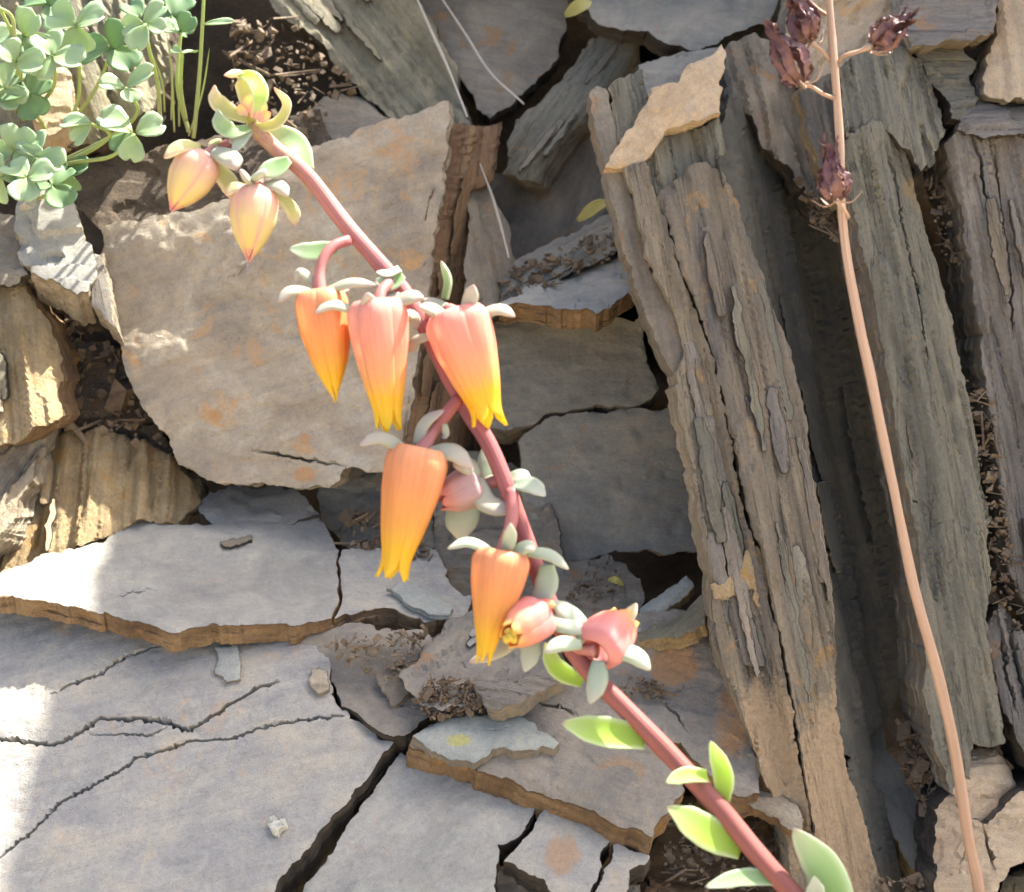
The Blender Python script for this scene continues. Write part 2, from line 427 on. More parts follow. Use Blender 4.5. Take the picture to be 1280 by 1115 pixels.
# ------------------------------------------------------------------ ground and bank
def sheet(name, xs, prof, mat, amp, label=None, seed=3, holes=()):
    """prof: list of (y, z); swept along x"""
    pr = np.array(prof, float); xs = np.array(xs, float)
    X, I = np.meshgrid(xs, np.arange(len(pr)))
    V = np.stack([X.ravel(), pr[I.ravel(), 0], pr[I.ravel(), 1]], 1)
    far = np.clip(1.2 - np.abs(V[:, 0]), 0.15, 1) * np.clip(1.6 - V[:, 1], .15, 1)
    n = fbm(V * 22, seed, 4); n2 = fbm(V * 90, seed + 9, 3)
    V[:, 1] -= amp * (n + .35 * n2) * far; V[:, 2] += amp * (n + .35 * n2) * far * .8
    for hx, hy, hd, hr in holes:                            # hollows between the stones: pixel, distance, radius
        c_ = P(hx, hy, hd); q_ = np.sqrt((V[:, 0] - c_[0]) ** 2 + (V[:, 2] - c_[2]) ** 2) / hr
        V[:, 1] += .05 * np.exp(-q_ ** 2)
    nx = len(xs); F = []
    for j in range(len(pr) - 1):
        for i in range(nx - 1):
            a = j * nx + i; F.append([a, a + 1, a + nx + 1, a + nx])
    o = mesh_obj(name, V, F, mat, origin=(0, 0, 0), attr=V * 100)
    set_props(o, kind='structure'); return o

xs = np.concatenate([-np.geomspace(60, .32, 14), np.linspace(-.3, .3, 170), np.geomspace(.32, 60, 14)])
def lerp_prof(pts, step):
    r = [pts[0]]
    for a, b in zip(pts[:-1], pts[1:]):
        k = max(1, int(math.hypot(b[0] - a[0], b[1] - a[1]) / step))
        if b[0] > .7: k = 3
        r += [(a[0] + (b[0] - a[0]) * j / k, a[1] + (b[1] - a[1]) * j / k) for j in range(1, k + 1)]
    return r
bank = sheet('soil_bank', xs, lerp_prof([(.02, -.05), (.13, .22), (.22, .365), (.28, .42), (.33, .455), (.352, .50), (.366, .55), (.385, .59), (.46, .61), (1.5, .62), (70, .8)], .0045), M['soil'], .006, holes=[(835, 712, .30, .012), (1212, 85, .30, .009), (1180, 150, .30, .009), (1228, 420, .29, .010), (1110, 780, .28, .012), (825, 485, .31, .006), (830, 55, .32, .007)])
V = [(-150, -150, 0), (150, -150, 0), (150, 150, 0), (-150, 150, 0)]
g = mesh_obj('ground', V, [[0, 1, 2, 3]], M['ground'], origin=(0, 0, 0), attr=np.array(V) * 100.0); set_props(g, kind='structure')

# ------------------------------------------------------------------ slate rocks of the bank
VG = (.2, 1)                                             # grain of the upright beds
# lower pavement of slabs
PA_ = [(200, 790, .268), (200, 1115, .236), (900, 1115, .236)]
def low(off): return [(x, y, d + off) for x, y, d in PA_]
slab('slate_rock', 'broad lilac grey slab with branching cracks below the brown edged ledge',
     [(-60, 735), (60, 745), (150, 765), (250, 785), (420, 780), (412, 850), (424, 884), (455, 905), (492, 926), (462, 968), (430, 1006), (385, 1060), (332, 1125), (320, 1170), (-60, 1170)],
     low(0), th=.009, mat='lilac', side='darkedge', grain=(1, -.25), amp=.0009, terr=.00018, res=4.5, stains_shade=[(300, 950, 90, 40, .35), (140, 1060, 120, 30, .3), (330, 815, 100, 25, .4)], cracks=[  # patch under the ledge: brown stain with the ledge's shade painted in
         ([(-40, 925), (10, 926), (65, 930), (100, 915), (125, 898), (190, 898), (215, 903), (237, 911), (280, 886), (322, 862), (345, 855)], 4.2, .0028),
         ([(0, 1072), (40, 1040), (70, 1006), (95, 990), (130, 972), (175, 942), (215, 932), (240, 924), (290, 923), (320, 912), (380, 902), (428, 896)], 3.2, .0020),
         ([(65, 868), (85, 858), (125, 845), (165, 820), (210, 805)], 2.8, .0015),
         ([(215, 903), (190, 915), (160, 916), (105, 917)], 2.6, .0006)])
slab('slate_rock', 'lilac brown slab wedge between the crack and the crumbled brown rock',
     [(330, 790), (440, 780), (530, 790), (560, 830), (600, 880), (560, 890), (525, 905), (507, 922), (492, 924), (455, 903), (427, 884), (416, 850), (400, 836), (345, 812)],
     low(-.0003), th=.007, mat='greybrown', side='darkedge', amp=.0007, terr=.0003, cracks=[([(345, 813), (370, 825), (395, 838)], 5, .0014)])
slab('slate_rock', 'pale grey smooth slab with a straight upper edge below the long brown split',
     [(500, 939), (520, 947), (560, 961), (600, 984), (640, 1000), (668, 1005), (660, 1030), (648, 1047), (622, 1056), (620, 1085), (615, 1170), (345, 1170), (372, 1120), (410, 1070), (449, 1015)],
     low(.0022), th=.007, mat='grey', side='darkedge', grain=(1, -.6), amp=.0006, terr=.00018, res=4.5)
slab('slate_rock', 'small lilac slab piece with a rusty brown round stain',
     [(682, 1009), (720, 1024), (762, 1050), (752, 1080), (736, 1118), (700, 1122), (682, 1100), (655, 1088), (630, 1076), (652, 1052)],
     low(.0012), th=.006, mat='lilac', side='darkedge', amp=.0003, terr=0, res=4, stains_shade=[(702, 1070, 24, 26, 1.0)])
slab('slate_rock', 'small bluish slab corner beside the rusty stained piece',
     [(767, 1054), (790, 1062), (812, 1068), (806, 1080), (787, 1086), (786, 1110), (775, 1122), (742, 1118), (755, 1085)],
     low(.001), th=.006, mat='lilac', side='darkedge', amp=.0003, terr=0, res=4)
slab('slate_rock', 'low brown slab fragment under the rusty stained piece',
     [(622, 1085), (655, 1090), (690, 1115), (740, 1122), (800, 1105), (815, 1170), (615, 1170)], low(.006), th=.006, mat='brownish', side='darkedge')
slab('slate_rock', 'wide grey brown slab with a long rusty split front edge crossed by the green stalk',
     [(512, 932), (530, 912), (560, 897), (610, 880), (660, 870), (700, 845), (730, 800), (790, 770), (890, 770), (915, 840), (935, 900), (950, 990), (935, 992), (912, 985), (885, 962), (868, 948), (852, 926), (842, 928), (848, 950), (856, 985), (838, 1012), (820, 1030), (816, 1046), (780, 1034), (750, 1020), (715, 1004), (680, 990), (630, 971), (590, 955), (550, 946)],
     low(-.0022), back=(-.0008, -.0040, .0022), mat='greybrown', side='rust', grain=(1, .35), amp=.0009, terr=.0003, res=4.5, lam=.0006, stains_shade=[(842, 832, 32, 24, .95), (915, 900, 24, 60, .7)], cracks=[
         ([(668, 876), (690, 882), (710, 889), (722, 896)], 4, .0014), ([(820, 870), (845, 890), (858, 912)], 3.4, .001), ([(835, 862), (870, 855)], 2.5, .0006), ([(688, 945), (695, 960)], 2, .0005)])
slab('slate_flake', 'thin green grey flake with a curved lower edge lying on the wide slab',
     [(516, 920), (545, 905), (575, 897), (620, 893), (655, 897), (680, 915), (699, 928), (692, 936), (650, 938), (612, 942), (594, 953), (570, 948), (540, 938)],
     low(-.0040), back=(0, -.0013, .0006), mat='greygreen', side='brownish', amp=.0003, terr=.0001, res=4, stains_shade=[(574, 926, 16, 8, .9)], cracks=[([(602, 913), (625, 914), (636, 909)], 1.8, .0004)])
# crumbled rock in the middle
slab('slate_chunk', 'crumbled grey brown rock chunk with silvery ridges under the lowest hanging flowers',
     [(498, 850), (520, 835), (535, 805), (560, 780), (600, 765), (650, 770), (690, 800), (706, 842), (670, 858), (600, 870), (545, 880), (515, 868)],
     [(500, 850, .257), (700, 850, .254), (600, 760, .275)], th=.01, mat='greybrown', side='brownish', grain=(1, -.9), amp=.0032, terr=.0006, res=3.6, lam=.0003)
slab('slate_flake', 'rough upturned pinkish grey flake at the foot of the crumbled chunk',
     [(588, 852), (600, 846), (640, 848), (675, 842), (706, 843), (680, 862), (650, 880), (625, 888), (610, 886), (600, 868)],
     [(590, 850, .254), (700, 840, .252), (620, 888, .249)], th=.003, mat='lilacbed', side='brownish', amp=.0012, terr=.0004, stri=.0004, res=3.5, grain=(1, .2))
slab('slate_flake', 'small pinkish flat flake with a pointed corner left of the crumbled chunk',
     [(470, 842), (495, 832), (520, 850), (512, 862), (490, 880), (478, 862)], low(-.0025), th=.0012, mat='brownish', side='brownish', amp=.0004, terr=0, res=4)

# the ledge
LG = [(0, 745, .262), (300, 785, .262), (300, 645, .290)]
slab('slate_shelf', 'long flat light grey ledge with a tan brown front edge and a sunlit corner',
     [(-60, 735), (-20, 722), (0, 714), (45, 695), (100, 684), (133, 674), (142, 660), (175, 650), (210, 656), (250, 655), (310, 648), (360, 645), (396, 640), (408, 655), (424, 684), (420, 700), (424, 722), (424, 748), (414, 772), (385, 776), (340, 778), (300, 780), (255, 783), (206, 788), (185, 778), (172, 773), (140, 766), (100, 757), (60, 750), (0, 742)],
     LG, back=(0, -.0034, .0016), mat='grey', side='rust', amp=.0006, terr=.00015, res=4.5, lam=.0008, grain=(1, -.1), cracks=[([(140, 745), (170, 738), (200, 734)], 2.0, .0004)])
slab('slate_shelf', 'lilac grey end of the ledge beyond the jagged crack below the longest flower',
     [(428, 686), (470, 684), (520, 684), (548, 690), (556, 718), (570, 735), (592, 745), (585, 770), (565, 772), (520, 770), (482, 757), (455, 760), (432, 765), (418, 772), (428, 748), (427, 722), (423, 700)],
     [(x, y, d + .0004) for x, y, d in LG], back=(0, -.0042, .0018), mat='lilac', side='rust', amp=.0005, terr=.0001, res=4.2, lam=.0008)
slab('slate_flake', 'pale green grey triangular flake lying across the tip of the ledge',
     [(484, 734), (500, 728), (520, 729), (545, 742), (567, 757), (562, 768), (535, 765), (508, 752)],
     [(x, y, d - .0014) for x, y, d in LG], th=.0011, mat='greygreen', side='greygreen', amp=.0002, terr=0, res=3.5)
slab('slate_flake', 'tiny oblong dark chip lying on the light grey ledge',
     [(276, 676), (290, 672), (314, 667), (315, 673), (296, 679), (280, 681)], [(x, y, d - .0014) for x, y, d in LG], th=.0012, mat='brownish', side='darkedge', amp=.0001, terr=0, res=3)

# the big buff slab, its brown return and what is under it
slab('slate_rock', 'big upright buff brown slab behind the three coral flowers',
     [(128, 284), (150, 276), (190, 270), (250, 262), (300, 235), (360, 203), (400, 180), (445, 160), (490, 144), (522, 140), (560, 125), (558, 170), (552, 225), (545, 285), (537, 345), (529, 400), (518, 470), (508, 540), (500, 575), (485, 590), (440, 584), (432, 586), (425, 602), (412, 610), (375, 610), (345, 607), (300, 605), (258, 600), (245, 590), (222, 580), (212, 556), (186, 520), (166, 482), (150, 430), (137, 382), (126, 325)],
     [(130, 300, .290), (540, 200, .293), (300, 600, .2840)], back=(.0005, .0, .011), mat='buff', side='pale', amp=.0011, terr=.00028, res=4.5, grain=(1, -.35), lam=.0009, stains_shade=[(382, 594, 16, 10, .95), (381, 548, 9, 9, .9), (270, 520, 10, 9, .8), (310, 440, 40, 24, .5), (500, 190, 40, 40, .5), (430, 230, 60, 40, .4)], cracks=[
         ([(316, 563), (350, 568), (390, 575), (432, 583)], 4, .0014), ([(280, 352), (300, 343), (315, 330)], 2.2, .0005)])
slab('slate_rock', 'narrow rust brown slab edge standing right of the big buff slab',
     [(558, 158), (580, 154), (605, 158), (617, 152), (610, 195), (602, 228), (588, 238), (583, 300), (578, 380), (576, 450), (580, 520), (600, 570), (560, 600), (505, 590), (508, 545), (518, 470), (530, 400), (545, 290), (553, 220)],
     [(558, 160, .294), (505, 545, .284), (600, 300, .308)], th=.012, mat='rustface', side='rust', grain=(-.15, 1), amp=.0012, terr=.0004, stri=.0004, res=4.5)
slab('slate_rock', 'grey strip of slate beside the rust brown edge under the straw',
     [(580, 235), (604, 222), (622, 260), (640, 320), (650, 370), (610, 400), (575, 420), (578, 330)], [(580, 235, .306), (650, 370, .300), (640, 240, .315)], th=.01, mat='brownish', side='darkedge', grain=(.2, 1), stri=.0003)
slab('slate_chunk', 'small pale grey stone tucked in the shade under the big buff slab',
     [(248, 640), (262, 616), (290, 604), (330, 606), (370, 612), (400, 640), (330, 660), (270, 660)], [(250, 640, .291), (400, 640, .293), (300, 600, .300)], th=.008, mat='grey', side='darkedge', amp=.0012)
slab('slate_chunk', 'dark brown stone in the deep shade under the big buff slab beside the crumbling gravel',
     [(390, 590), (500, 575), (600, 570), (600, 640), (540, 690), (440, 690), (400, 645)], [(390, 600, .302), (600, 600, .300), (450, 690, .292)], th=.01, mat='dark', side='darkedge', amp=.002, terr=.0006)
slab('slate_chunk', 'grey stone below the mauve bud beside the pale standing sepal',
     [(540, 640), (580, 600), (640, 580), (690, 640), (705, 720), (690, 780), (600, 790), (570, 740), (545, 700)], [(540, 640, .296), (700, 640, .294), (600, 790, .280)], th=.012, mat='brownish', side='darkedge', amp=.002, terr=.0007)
# dark wall stones
slab('slate_block', 'dark grey smooth block right of the third coral flower',
     [(596, 392), (650, 386), (700, 394), (740, 398), (800, 398), (806, 432), (812, 460), (824, 482), (808, 500), (790, 508), (740, 508), (690, 514), (664, 530), (636, 536), (600, 530)],
     [(600, 400, .301), (800, 400, .302), (700, 530, .296)], back=(.0, -.003, .012), mat='dark', side='brownish', amp=.0008, terr=.00025, res=4.5)
slab('slate_block', 'squarish brown grey block with white flecks above the black hole',
     [(648, 552), (662, 538), (682, 524), (716, 518), (770, 514), (836, 510), (850, 560), (872, 620), (884, 682), (850, 688), (800, 688), (760, 690), (735, 698), (708, 703), (690, 700), (676, 670), (664, 645), (650, 605)],
     [(650, 550, .296), (850, 560, .296), (700, 700, .289)], back=(0, -.0008, .012), mat='dark', side='brownish', amp=.0009, terr=.00025, res=4.5)
slab('slate_rock', 'pale grey wedge slab resting on top of the dark block',
     [(622, 382), (660, 362), (700, 352), (745, 335), (785, 315), (800, 350), (796, 358), (770, 374), (745, 392), (715, 390), (680, 384), (650, 380)],
     [(622, 382, .290), (800, 355, .288), (745, 320, .306)], back=(0, -.003, .004), mat='grey', side='rust', amp=.0006, terr=.0003, res=4)
slab('slate_rock', 'splintered dark slate layers above the pale wedge slab',
     [(600, 385), (610, 352), (650, 320), (690, 300), (730, 280), (775, 262), (788, 310), (745, 338), (700, 354), (655, 366), (625, 388)],
     [(600, 385, .297), (780, 270, .304), (780, 320, .297)], th=.01, mat='dark', side='darkedge', grain=(1, -.5), amp=.0022, terr=.0007, stri=.0004, res=3.6)
slab('slate_rock', 'brown slab face behind the splintered dark layers below the slanting grey beam',
     [(590, 235), (660, 205), (740, 130), (800, 60), (800, 280), (740, 290), (680, 315), (640, 350), (600, 365)], [(590, 235, .325), (760, 130, .330), (700, 320, .316)], th=.012, mat='brownish', side='darkedge', grain=(-.3, 1), amp=.0012, stri=.0003)
# upper wall
slab('slate_beam', 'slanting grey green slate beam leaning down towards the rust brown edge',
     [(628, 214), (634, 175), (645, 150), (690, 105), (735, 55), (765, 25), (790, 35), (792, 62), (760, 105), (725, 150), (700, 178), (672, 222), (655, 222)],
     [(630, 210, .312), (780, 30, .326), (700, 180, .314)], back=(.002, -.001, .010), mat='pillarg', side='brownish', grain=(-.62, .78), amp=.0012, terr=.0004, stri=.0006, res=5)
slab('slate_rock', 'grey slab with rounded lower end at the head of the slanting beam',
     [(485, -60), (700, -60), (712, 10), (708, 35), (690, 80), (660, 110), (640, 132), (612, 150), (596, 140), (580, 105), (560, 85), (540, 55), (515, 20)],
     [(490, -40, .334), (700, -40, .334), (610, 140, .321)], th=.012, mat='brownish', side='darkedge', amp=.0012, terr=.0003, res=5.5, grain=(1, .2))
slab('slate_rock', 'olive buff slab with streaked surface running down to the big buff slab',
     [(310, -60), (500, -60), (545, 45), (572, 100), (590, 150), (560, 160), (500, 155), (458, 125), (430, 90), (405, 58), (372, 35), (340, 8)],
     [(320, -40, .320), (500, -40, .326), (530, 150, .313)], th=.012, mat='olive', side='darkedge', grain=(.62, .78), amp=.0012, terr=.0004, stri=.0006, res=5)
slab('slate_chunk', 'rounded brown grey stone above the edge of the big buff slab',
     [(384, 128), (400, 112), (425, 104), (455, 110), (490, 140), (470, 170), (425, 190), (398, 175)], [(384, 128, .311), (490, 140, .309), (420, 190, .303)], th=.012, mat='brownish', side='darkedge', amp=.0022, terr=0, rnd=.002)
slab('slate_rock', 'blue grey slab lying across the top behind the tan peaked flake',
     [(712, -10), (770, -60), (960, -60), (975, -10), (960, 30), (905, 48), (860, 62), (830, 55), (790, 38), (750, 28)],
     [(712, 0, .322), (950, -40, .325), (850, 60, .308)], th=.010, mat='dark', side='darkedge', amp=.0009, terr=.0003, res=5.5)
slab('slate_chunk', 'dark grey stone with a bright nick behind the tan peaked flake',
     [(798, 75), (830, 62), (868, 58), (900, 55), (905, 110), (850, 125), (805, 120)], [(798, 75, .303), (900, 60, .303), (850, 125, .297)], th=.010, mat='dark', side='darkedge', amp=.0014)

# upright beds on the right
PL = [(840, 240, .272), (1000, 1000, .246), (1040, 560, .2625)]
def pil(off): return [(x, y, d + off) for x, y, d in PL]
slab('slate_bed', 'thin smooth brown grey bed along the left flank of the main pillar',
     [(737, 116), (745, 108), (757, 112), (765, 140), (772, 170), (778, 212), (792, 255), (806, 305), (816, 345), (838, 380), (854, 420), (856, 445), (845, 472), (824, 432), (813, 406), (796, 362), (785, 325), (771, 270), (757, 216), (750, 178)],
     pil(.002), th=.012, mat='brownish', side='brownish', grain=VG, amp=.0007, terr=.0002, stri=.0002, res=4, jag=1.2, lam=.0002)
slab('slate_bed', 'short grey bed stump with a chipped top beside the tan peaked flake',
     [(760, 112), (770, 100), (784, 94), (803, 86), (808, 112), (818, 135), (808, 165), (785, 190), (773, 178), (766, 142)], pil(.0015), th=.011, mat='pillarg', side='pale', grain=VG, amp=.0007, stri=.0003, res=4)
slab('slate_flake', 'tan peaked flake crowning the main pillar',
     [(757, 207), (765, 192), (776, 176), (793, 157), (808, 132), (813, 113), (848, 104), (857, 86), (875, 76), (894, 66), (903, 53), (905, 75), (903, 110), (899, 144), (866, 153), (836, 161), (826, 174), (815, 192), (800, 203), (776, 209)],
     pil(-.0012), back=(.0, -.0006, .0045), mat='tan', side='tan', grain=(.8, -.6), amp=.0008, terr=.0003, res=4, jag=1.6)
slab('slate_chunk', 'crumbly grey stub with chipped crest below the tan peaked flake',
     [(800, 205), (818, 190), (830, 168), (866, 156), (900, 148), (906, 190), (898, 218), (880, 208), (862, 212), (842, 232), (822, 240), (806, 232)], pil(.0005), th=.012, mat='pillarg', side='pale', grain=VG, amp=.0018, terr=.0006, stri=.0005, res=3.6)
slab('slate_bed', 'left bed of the main pillar running down to the ochre foot',
     [(778, 212), (790, 208), (806, 206), (812, 232), (822, 252), (834, 290), (846, 330), (853, 352), (872, 400), (890, 450), (904, 520), (916, 570), (926, 630), (941, 680), (956, 740), (970, 800), (979, 860), (987, 885), (997, 960), (1012, 1040), (1036, 1170), (1000, 1170), (985, 1050), (962, 985), (940, 925), (922, 880), (905, 840), (893, 790), (890, 740), (885, 700), (872, 640), (865, 580), (850, 530), (842, 485), (845, 472), (856, 445), (854, 420), (838, 380), (816, 345), (806, 305), (792, 255)],
     pil(0), th=.014, mat='pillar', side='pale', grain=VG, amp=.0013, terr=.0004, stri=.0005, res=4.2, jag=1.2, lam=.0003, stains_shade=[(960, 990, 60, 130, 1.1), (925, 520, 14, 40, .3)])
slab('slate_bed', 'main brown grey bed forming the broad front of the pillar',
     [(822, 244), (842, 228), (864, 207), (882, 200), (900, 213), (921, 250), (938, 310), (956, 350), (986, 430), (1004, 500), (1016, 580), (1031, 660), (1041, 740), (1046, 800), (1044, 850), (1047, 890), (1061, 970), (1086, 1050), (1112, 1122), (1120, 1170), (1040, 1170), (1016, 1040), (1001, 960), (991, 885), (984, 850), (975, 800), (961, 740), (946, 680), (931, 630), (920, 570), (908, 520), (894, 450), (876, 400), (857, 350), (850, 328), (838, 288)],
     pil(-.0006), th=.014, mat='pillar', side='pale', grain=VG, amp=.0013, terr=.0004, stri=.0005, res=4.2, jag=1.0, lam=.0003, stains_shade=[(1040, 1030, 60, 140, 1.1), (1000, 650, 16, 60, .35)])
slab('slate_flake', 'ochre scab of rock across the crack in the pillar',
     [(888, 730), (905, 725), (920, 718), (932, 690), (946, 682), (955, 700), (965, 705), (985, 690), (972, 712), (960, 725), (962, 760), (966, 790), (960, 800), (950, 760), (942, 735), (925, 735), (905, 750), (892, 748)], pil(-.0008), back=(0, 0, .002), mat='ochre', side='rust', grain=VG, amp=.0007, terr=0, res=3)
slab('slate_flake', 'blue grey scaly patch of slate below the ochre scab',
     [(892, 752), (906, 750), (926, 736), (942, 738), (950, 765), (958, 800), (960, 830), (945, 832), (925, 822), (905, 812), (893, 790)], pil(-.0003), back=(0, 0, .002), mat='lilacbed', side='pillarg', grain=VG, amp=.0009, terr=.0003, stri=.0003, res=3.4)
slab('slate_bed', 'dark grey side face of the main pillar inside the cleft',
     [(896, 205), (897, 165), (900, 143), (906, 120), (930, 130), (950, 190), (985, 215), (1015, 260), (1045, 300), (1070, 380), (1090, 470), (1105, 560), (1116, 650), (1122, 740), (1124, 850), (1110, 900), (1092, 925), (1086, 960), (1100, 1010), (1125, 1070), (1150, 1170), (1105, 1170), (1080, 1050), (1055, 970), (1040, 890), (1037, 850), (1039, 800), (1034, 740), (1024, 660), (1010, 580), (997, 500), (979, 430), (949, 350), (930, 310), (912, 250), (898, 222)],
     [(905, 240, .2725), (1060, 1000, .2462), (1100, 560, .300)], th=.010, mat='cleft', side='cleft', grain=VG, amp=.0012, terr=.0004, stri=.0003, res=5)  # dark material carries the painted shade of the cleft
slab('slate_rock', 'dark blue grey pointed slab leaning in the foot of the cleft',
     [(1090, 898), (1098, 900), (1108, 935), (1128, 960), (1150, 1000), (1172, 1045), (1178, 1100), (1172, 1122), (1155, 1116), (1138, 1085), (1115, 1040), (1090, 1003), (1076, 965), (1078, 930)],
     [(1090, 900, .272), (1180, 1100, .250), (1080, 970, .264)], th=.005, mat='dark', side='ochre', grain=(.4, 1), amp=.0009, terr=.0002, res=4)
slab('slate_bed', 'tall grey green bed behind the dry brown stalk',
     [(1052, 190), (1058, 172), (1080, 160), (1106, 164), (1126, 184), (1137, 220), (1151, 275), (1166, 330), (1181, 390), (1196, 460), (1211, 530), (1221, 600), (1231, 660), (1234, 720), (1229, 762), (1233, 830), (1240, 880), (1247, 930), (1226, 936), (1208, 930), (1208, 985), (1196, 1000), (1180, 975), (1164, 940), (1152, 870), (1147, 760), (1145, 690), (1134, 626), (1128, 590), (1120, 540), (1108, 480), (1098, 420), (1083, 350), (1066, 275), (1058, 225)],
     [(1060, 200, .274), (1180, 960, .2485), (1220, 560, .264)], th=.016, mat='pillarg', side='brownish', grain=VG, amp=.0014, terr=.0005, stri=.0006, res=4.2, jag=1.6,
     cracks=[([(1100, 190), (1112, 235), (1120, 290), (1140, 380), (1150, 470)], 3.5, .0009), ([(1134, 626), (1150, 632), (1156, 640), (1160, 670)], 3, .0009)])
slab('slate_bed', 'lilac grey fissured bed at the far right behind the brown gap',
     [(1182, 176), (1197, 162), (1222, 165), (1262, 162), (1340, 165), (1400, 200), (1400, 800), (1310, 800), (1280, 745), (1264, 700), (1257, 640), (1251, 600), (1245, 530), (1240, 500), (1232, 460), (1225, 400), (1215, 340), (1205, 290), (1194, 235)],
     [(1190, 180, .276), (1270, 740, .258), (1380, 300, .270)], th=.016, mat='lilacbed', side='brownish', grain=VG, amp=.0015, terr=.0005, stri=.0008, res=4.6, cracks=[([(1217, 166), (1228, 215), (1238, 270), (1250, 330)], 4, .0016), ([(1245, 180), (1252, 250), (1262, 330), (1268, 420)], 3, .001)])
slab('slate_bed', 'mauve splintered bed with narrow blades at the lower right of the gap',
     [(1232, 790), (1240, 775), (1252, 765), (1262, 800), (1275, 800), (1290, 850), (1400, 900), (1400, 1000), (1300, 990), (1282, 968), (1268, 930), (1255, 900), (1243, 860)],
     [(1240, 780, .262), (1380, 980, .246), (1400, 780, .258)], th=.012, mat='lilacbed', side='darkedge', grain=(.25, 1), amp=.0015, stri=.0012, res=3.8, cracks=[([(1262, 800), (1272, 850), (1290, 920)], 5, .002), ([(1250, 800), (1256, 850), (1270, 905)], 4, .0015)])
slab('slate_chunk', 'tan rounded block at the foot of the grey green bed behind the dry stalk',
     [(1196, 945), (1212, 932), (1250, 934), (1262, 955), (1270, 985), (1255, 1010), (1228, 1028), (1205, 1020), (1192, 990)], [(1200, 940, .251), (1265, 960, .251), (1220, 1028, .244)], th=.010, mat='tan', side='rust', amp=.0016, rnd=.0012, res=4)
slab('slate_chunk', 'tan cracked block at the root of the dry stalk',
     [(1168, 1010), (1192, 990), (1215, 1022), (1232, 1030), (1262, 1008), (1290, 985), (1400, 960), (1400, 1080), (1290, 1066), (1262, 1082), (1244, 1120), (1235, 1170), (1165, 1170), (1172, 1080)], [(1170, 1010, .247), (1300, 990, .246), (1200, 1160, .232)], th=.012, mat='tan', side='darkedge', amp=.0016, res=4.5, cracks=[([(1228, 1030), (1236, 1060), (1244, 1085)], 4, .0016), ([(1225, 1045), (1205, 1065), (1198, 1085)], 3, .001)])
slab('slate_chunk', 'orange brown stone low at the right beyond the root of the dry stalk',
     [(1240, 1170), (1250, 1110), (1268, 1085), (1295, 1072), (1400, 1085), (1400, 1170)], [(1250, 1110, .240), (1390, 1090, .239), (1300, 1160, .230)], th=.012, mat='ochre', side='darkedge', amp=.0014, res=5)
slab('slate_chunk', 'crumbled grey brown blocks heading the tall grey green bed',
     [(1045, 92), (1080, 66), (1120, 58), (1150, 70), (1165, 108), (1176, 150), (1170, 200), (1150, 215), (1130, 190), (1105, 168), (1078, 164), (1056, 178), (1050, 140)], [(1050, 90, .281), (1160, 90, .281), (1100, 200, .273)], th=.014, mat='pillarg', side='darkedge', grain=VG, amp=.0028, terr=.0009, stri=.0006, res=3.8, freq=1.3)
slab('slate_rock', 'pale grey thick slab lying at the top right above the black holes',
     [(1120, 20), (1138, -30), (1160, -70), (1240, -70), (1250, 0), (1242, 42), (1215, 50), (1182, 48), (1170, 55), (1140, 52)], [(1120, 20, .282), (1240, 20, .280), (1180, -60, .292)], th=.012, mat='lilacbed', side='brownish', amp=.0012, res=4.5)
slab('slate_chunk', 'buff notched stone between the two black holes at the top right',
     [(1140, 60), (1172, 56), (1205, 56), (1222, 75), (1212, 90), (1224, 122), (1205, 148), (1190, 146), (1178, 110), (1160, 95)], [(1140, 60, .284), (1222, 60, .283), (1190, 146, .277)], th=.012, mat='pillarg', side='darkedge', amp=.0018, terr=.0005, res=4)
slab('slate_rock', 'brown slab with an upright edge at the top right corner',
     [(1235, 62), (1246, 40), (1252, -60), (1400, -60), (1400, 130), (1300, 122), (1260, 118), (1232, 108)], [(1235, 60, .280), (1390, 60, .278), (1300, -50, .290)], th=.012, mat='tan', side='brownish', amp=.0015, grain=VG, stri=.0003, res=5)
slab('slate_chunk', 'grey broken top of the fissured bed under the brown corner slab',
     [(1196, 165), (1206, 142), (1225, 125), (1260, 120), (1320, 122), (1400, 130), (1400, 205), (1260, 172), (1220, 172)], [(1200, 160, .277), (1390, 160, .274), (1260, 120, .283)], th=.012, mat='lilacbed', side='darkedge', amp=.0018, terr=.0006, res=4.5)
slab('slate_rock', 'buff slab behind the dried flower heads at the top of the dry stalk',
     [(980, 60), (990, -20), (1010, -60), (1130, -60), (1135, 20), (1122, 60), (1085, 70), (1055, 92), (1010, 110), (985, 100)], [(980, 60, .292), (1130, 40, .290), (1050, -50, .300)], th=.012, mat='tan', side='brownish', amp=.0016, terr=.0006, res=4.5, grain=(.7, -.7))
slab('slate_bed', 'yellow edged grey bed beside the dried flower on the stalk',
     [(996, 112), (1040, 92), (1052, 130), (1058, 180), (1060, 240), (1046, 262), (1028, 215), (1012, 170)], [(996, 112, .285), (1050, 100, .284), (1046, 260, .276)], th=.010, mat='pillar', side='ochre', grain=VG, amp=.0014, stri=.0005, res=4)
slab('slate_bed', 'shadowed grey brown bed between the tan peaked flake and the dry stalk',
     [(905, 62), (945, 45), (985, 55), (1000, 110), (1015, 170), (1030, 220), (1048, 275), (1015, 262), (985, 215), (955, 190), (930, 140), (906, 125)], [(905, 62, .292), (990, 60, .293), (1030, 250, .287)], th=.010, mat='brownish', side='darkedge', grain=VG, amp=.0022, terr=.0009, stri=.0005, res=4)
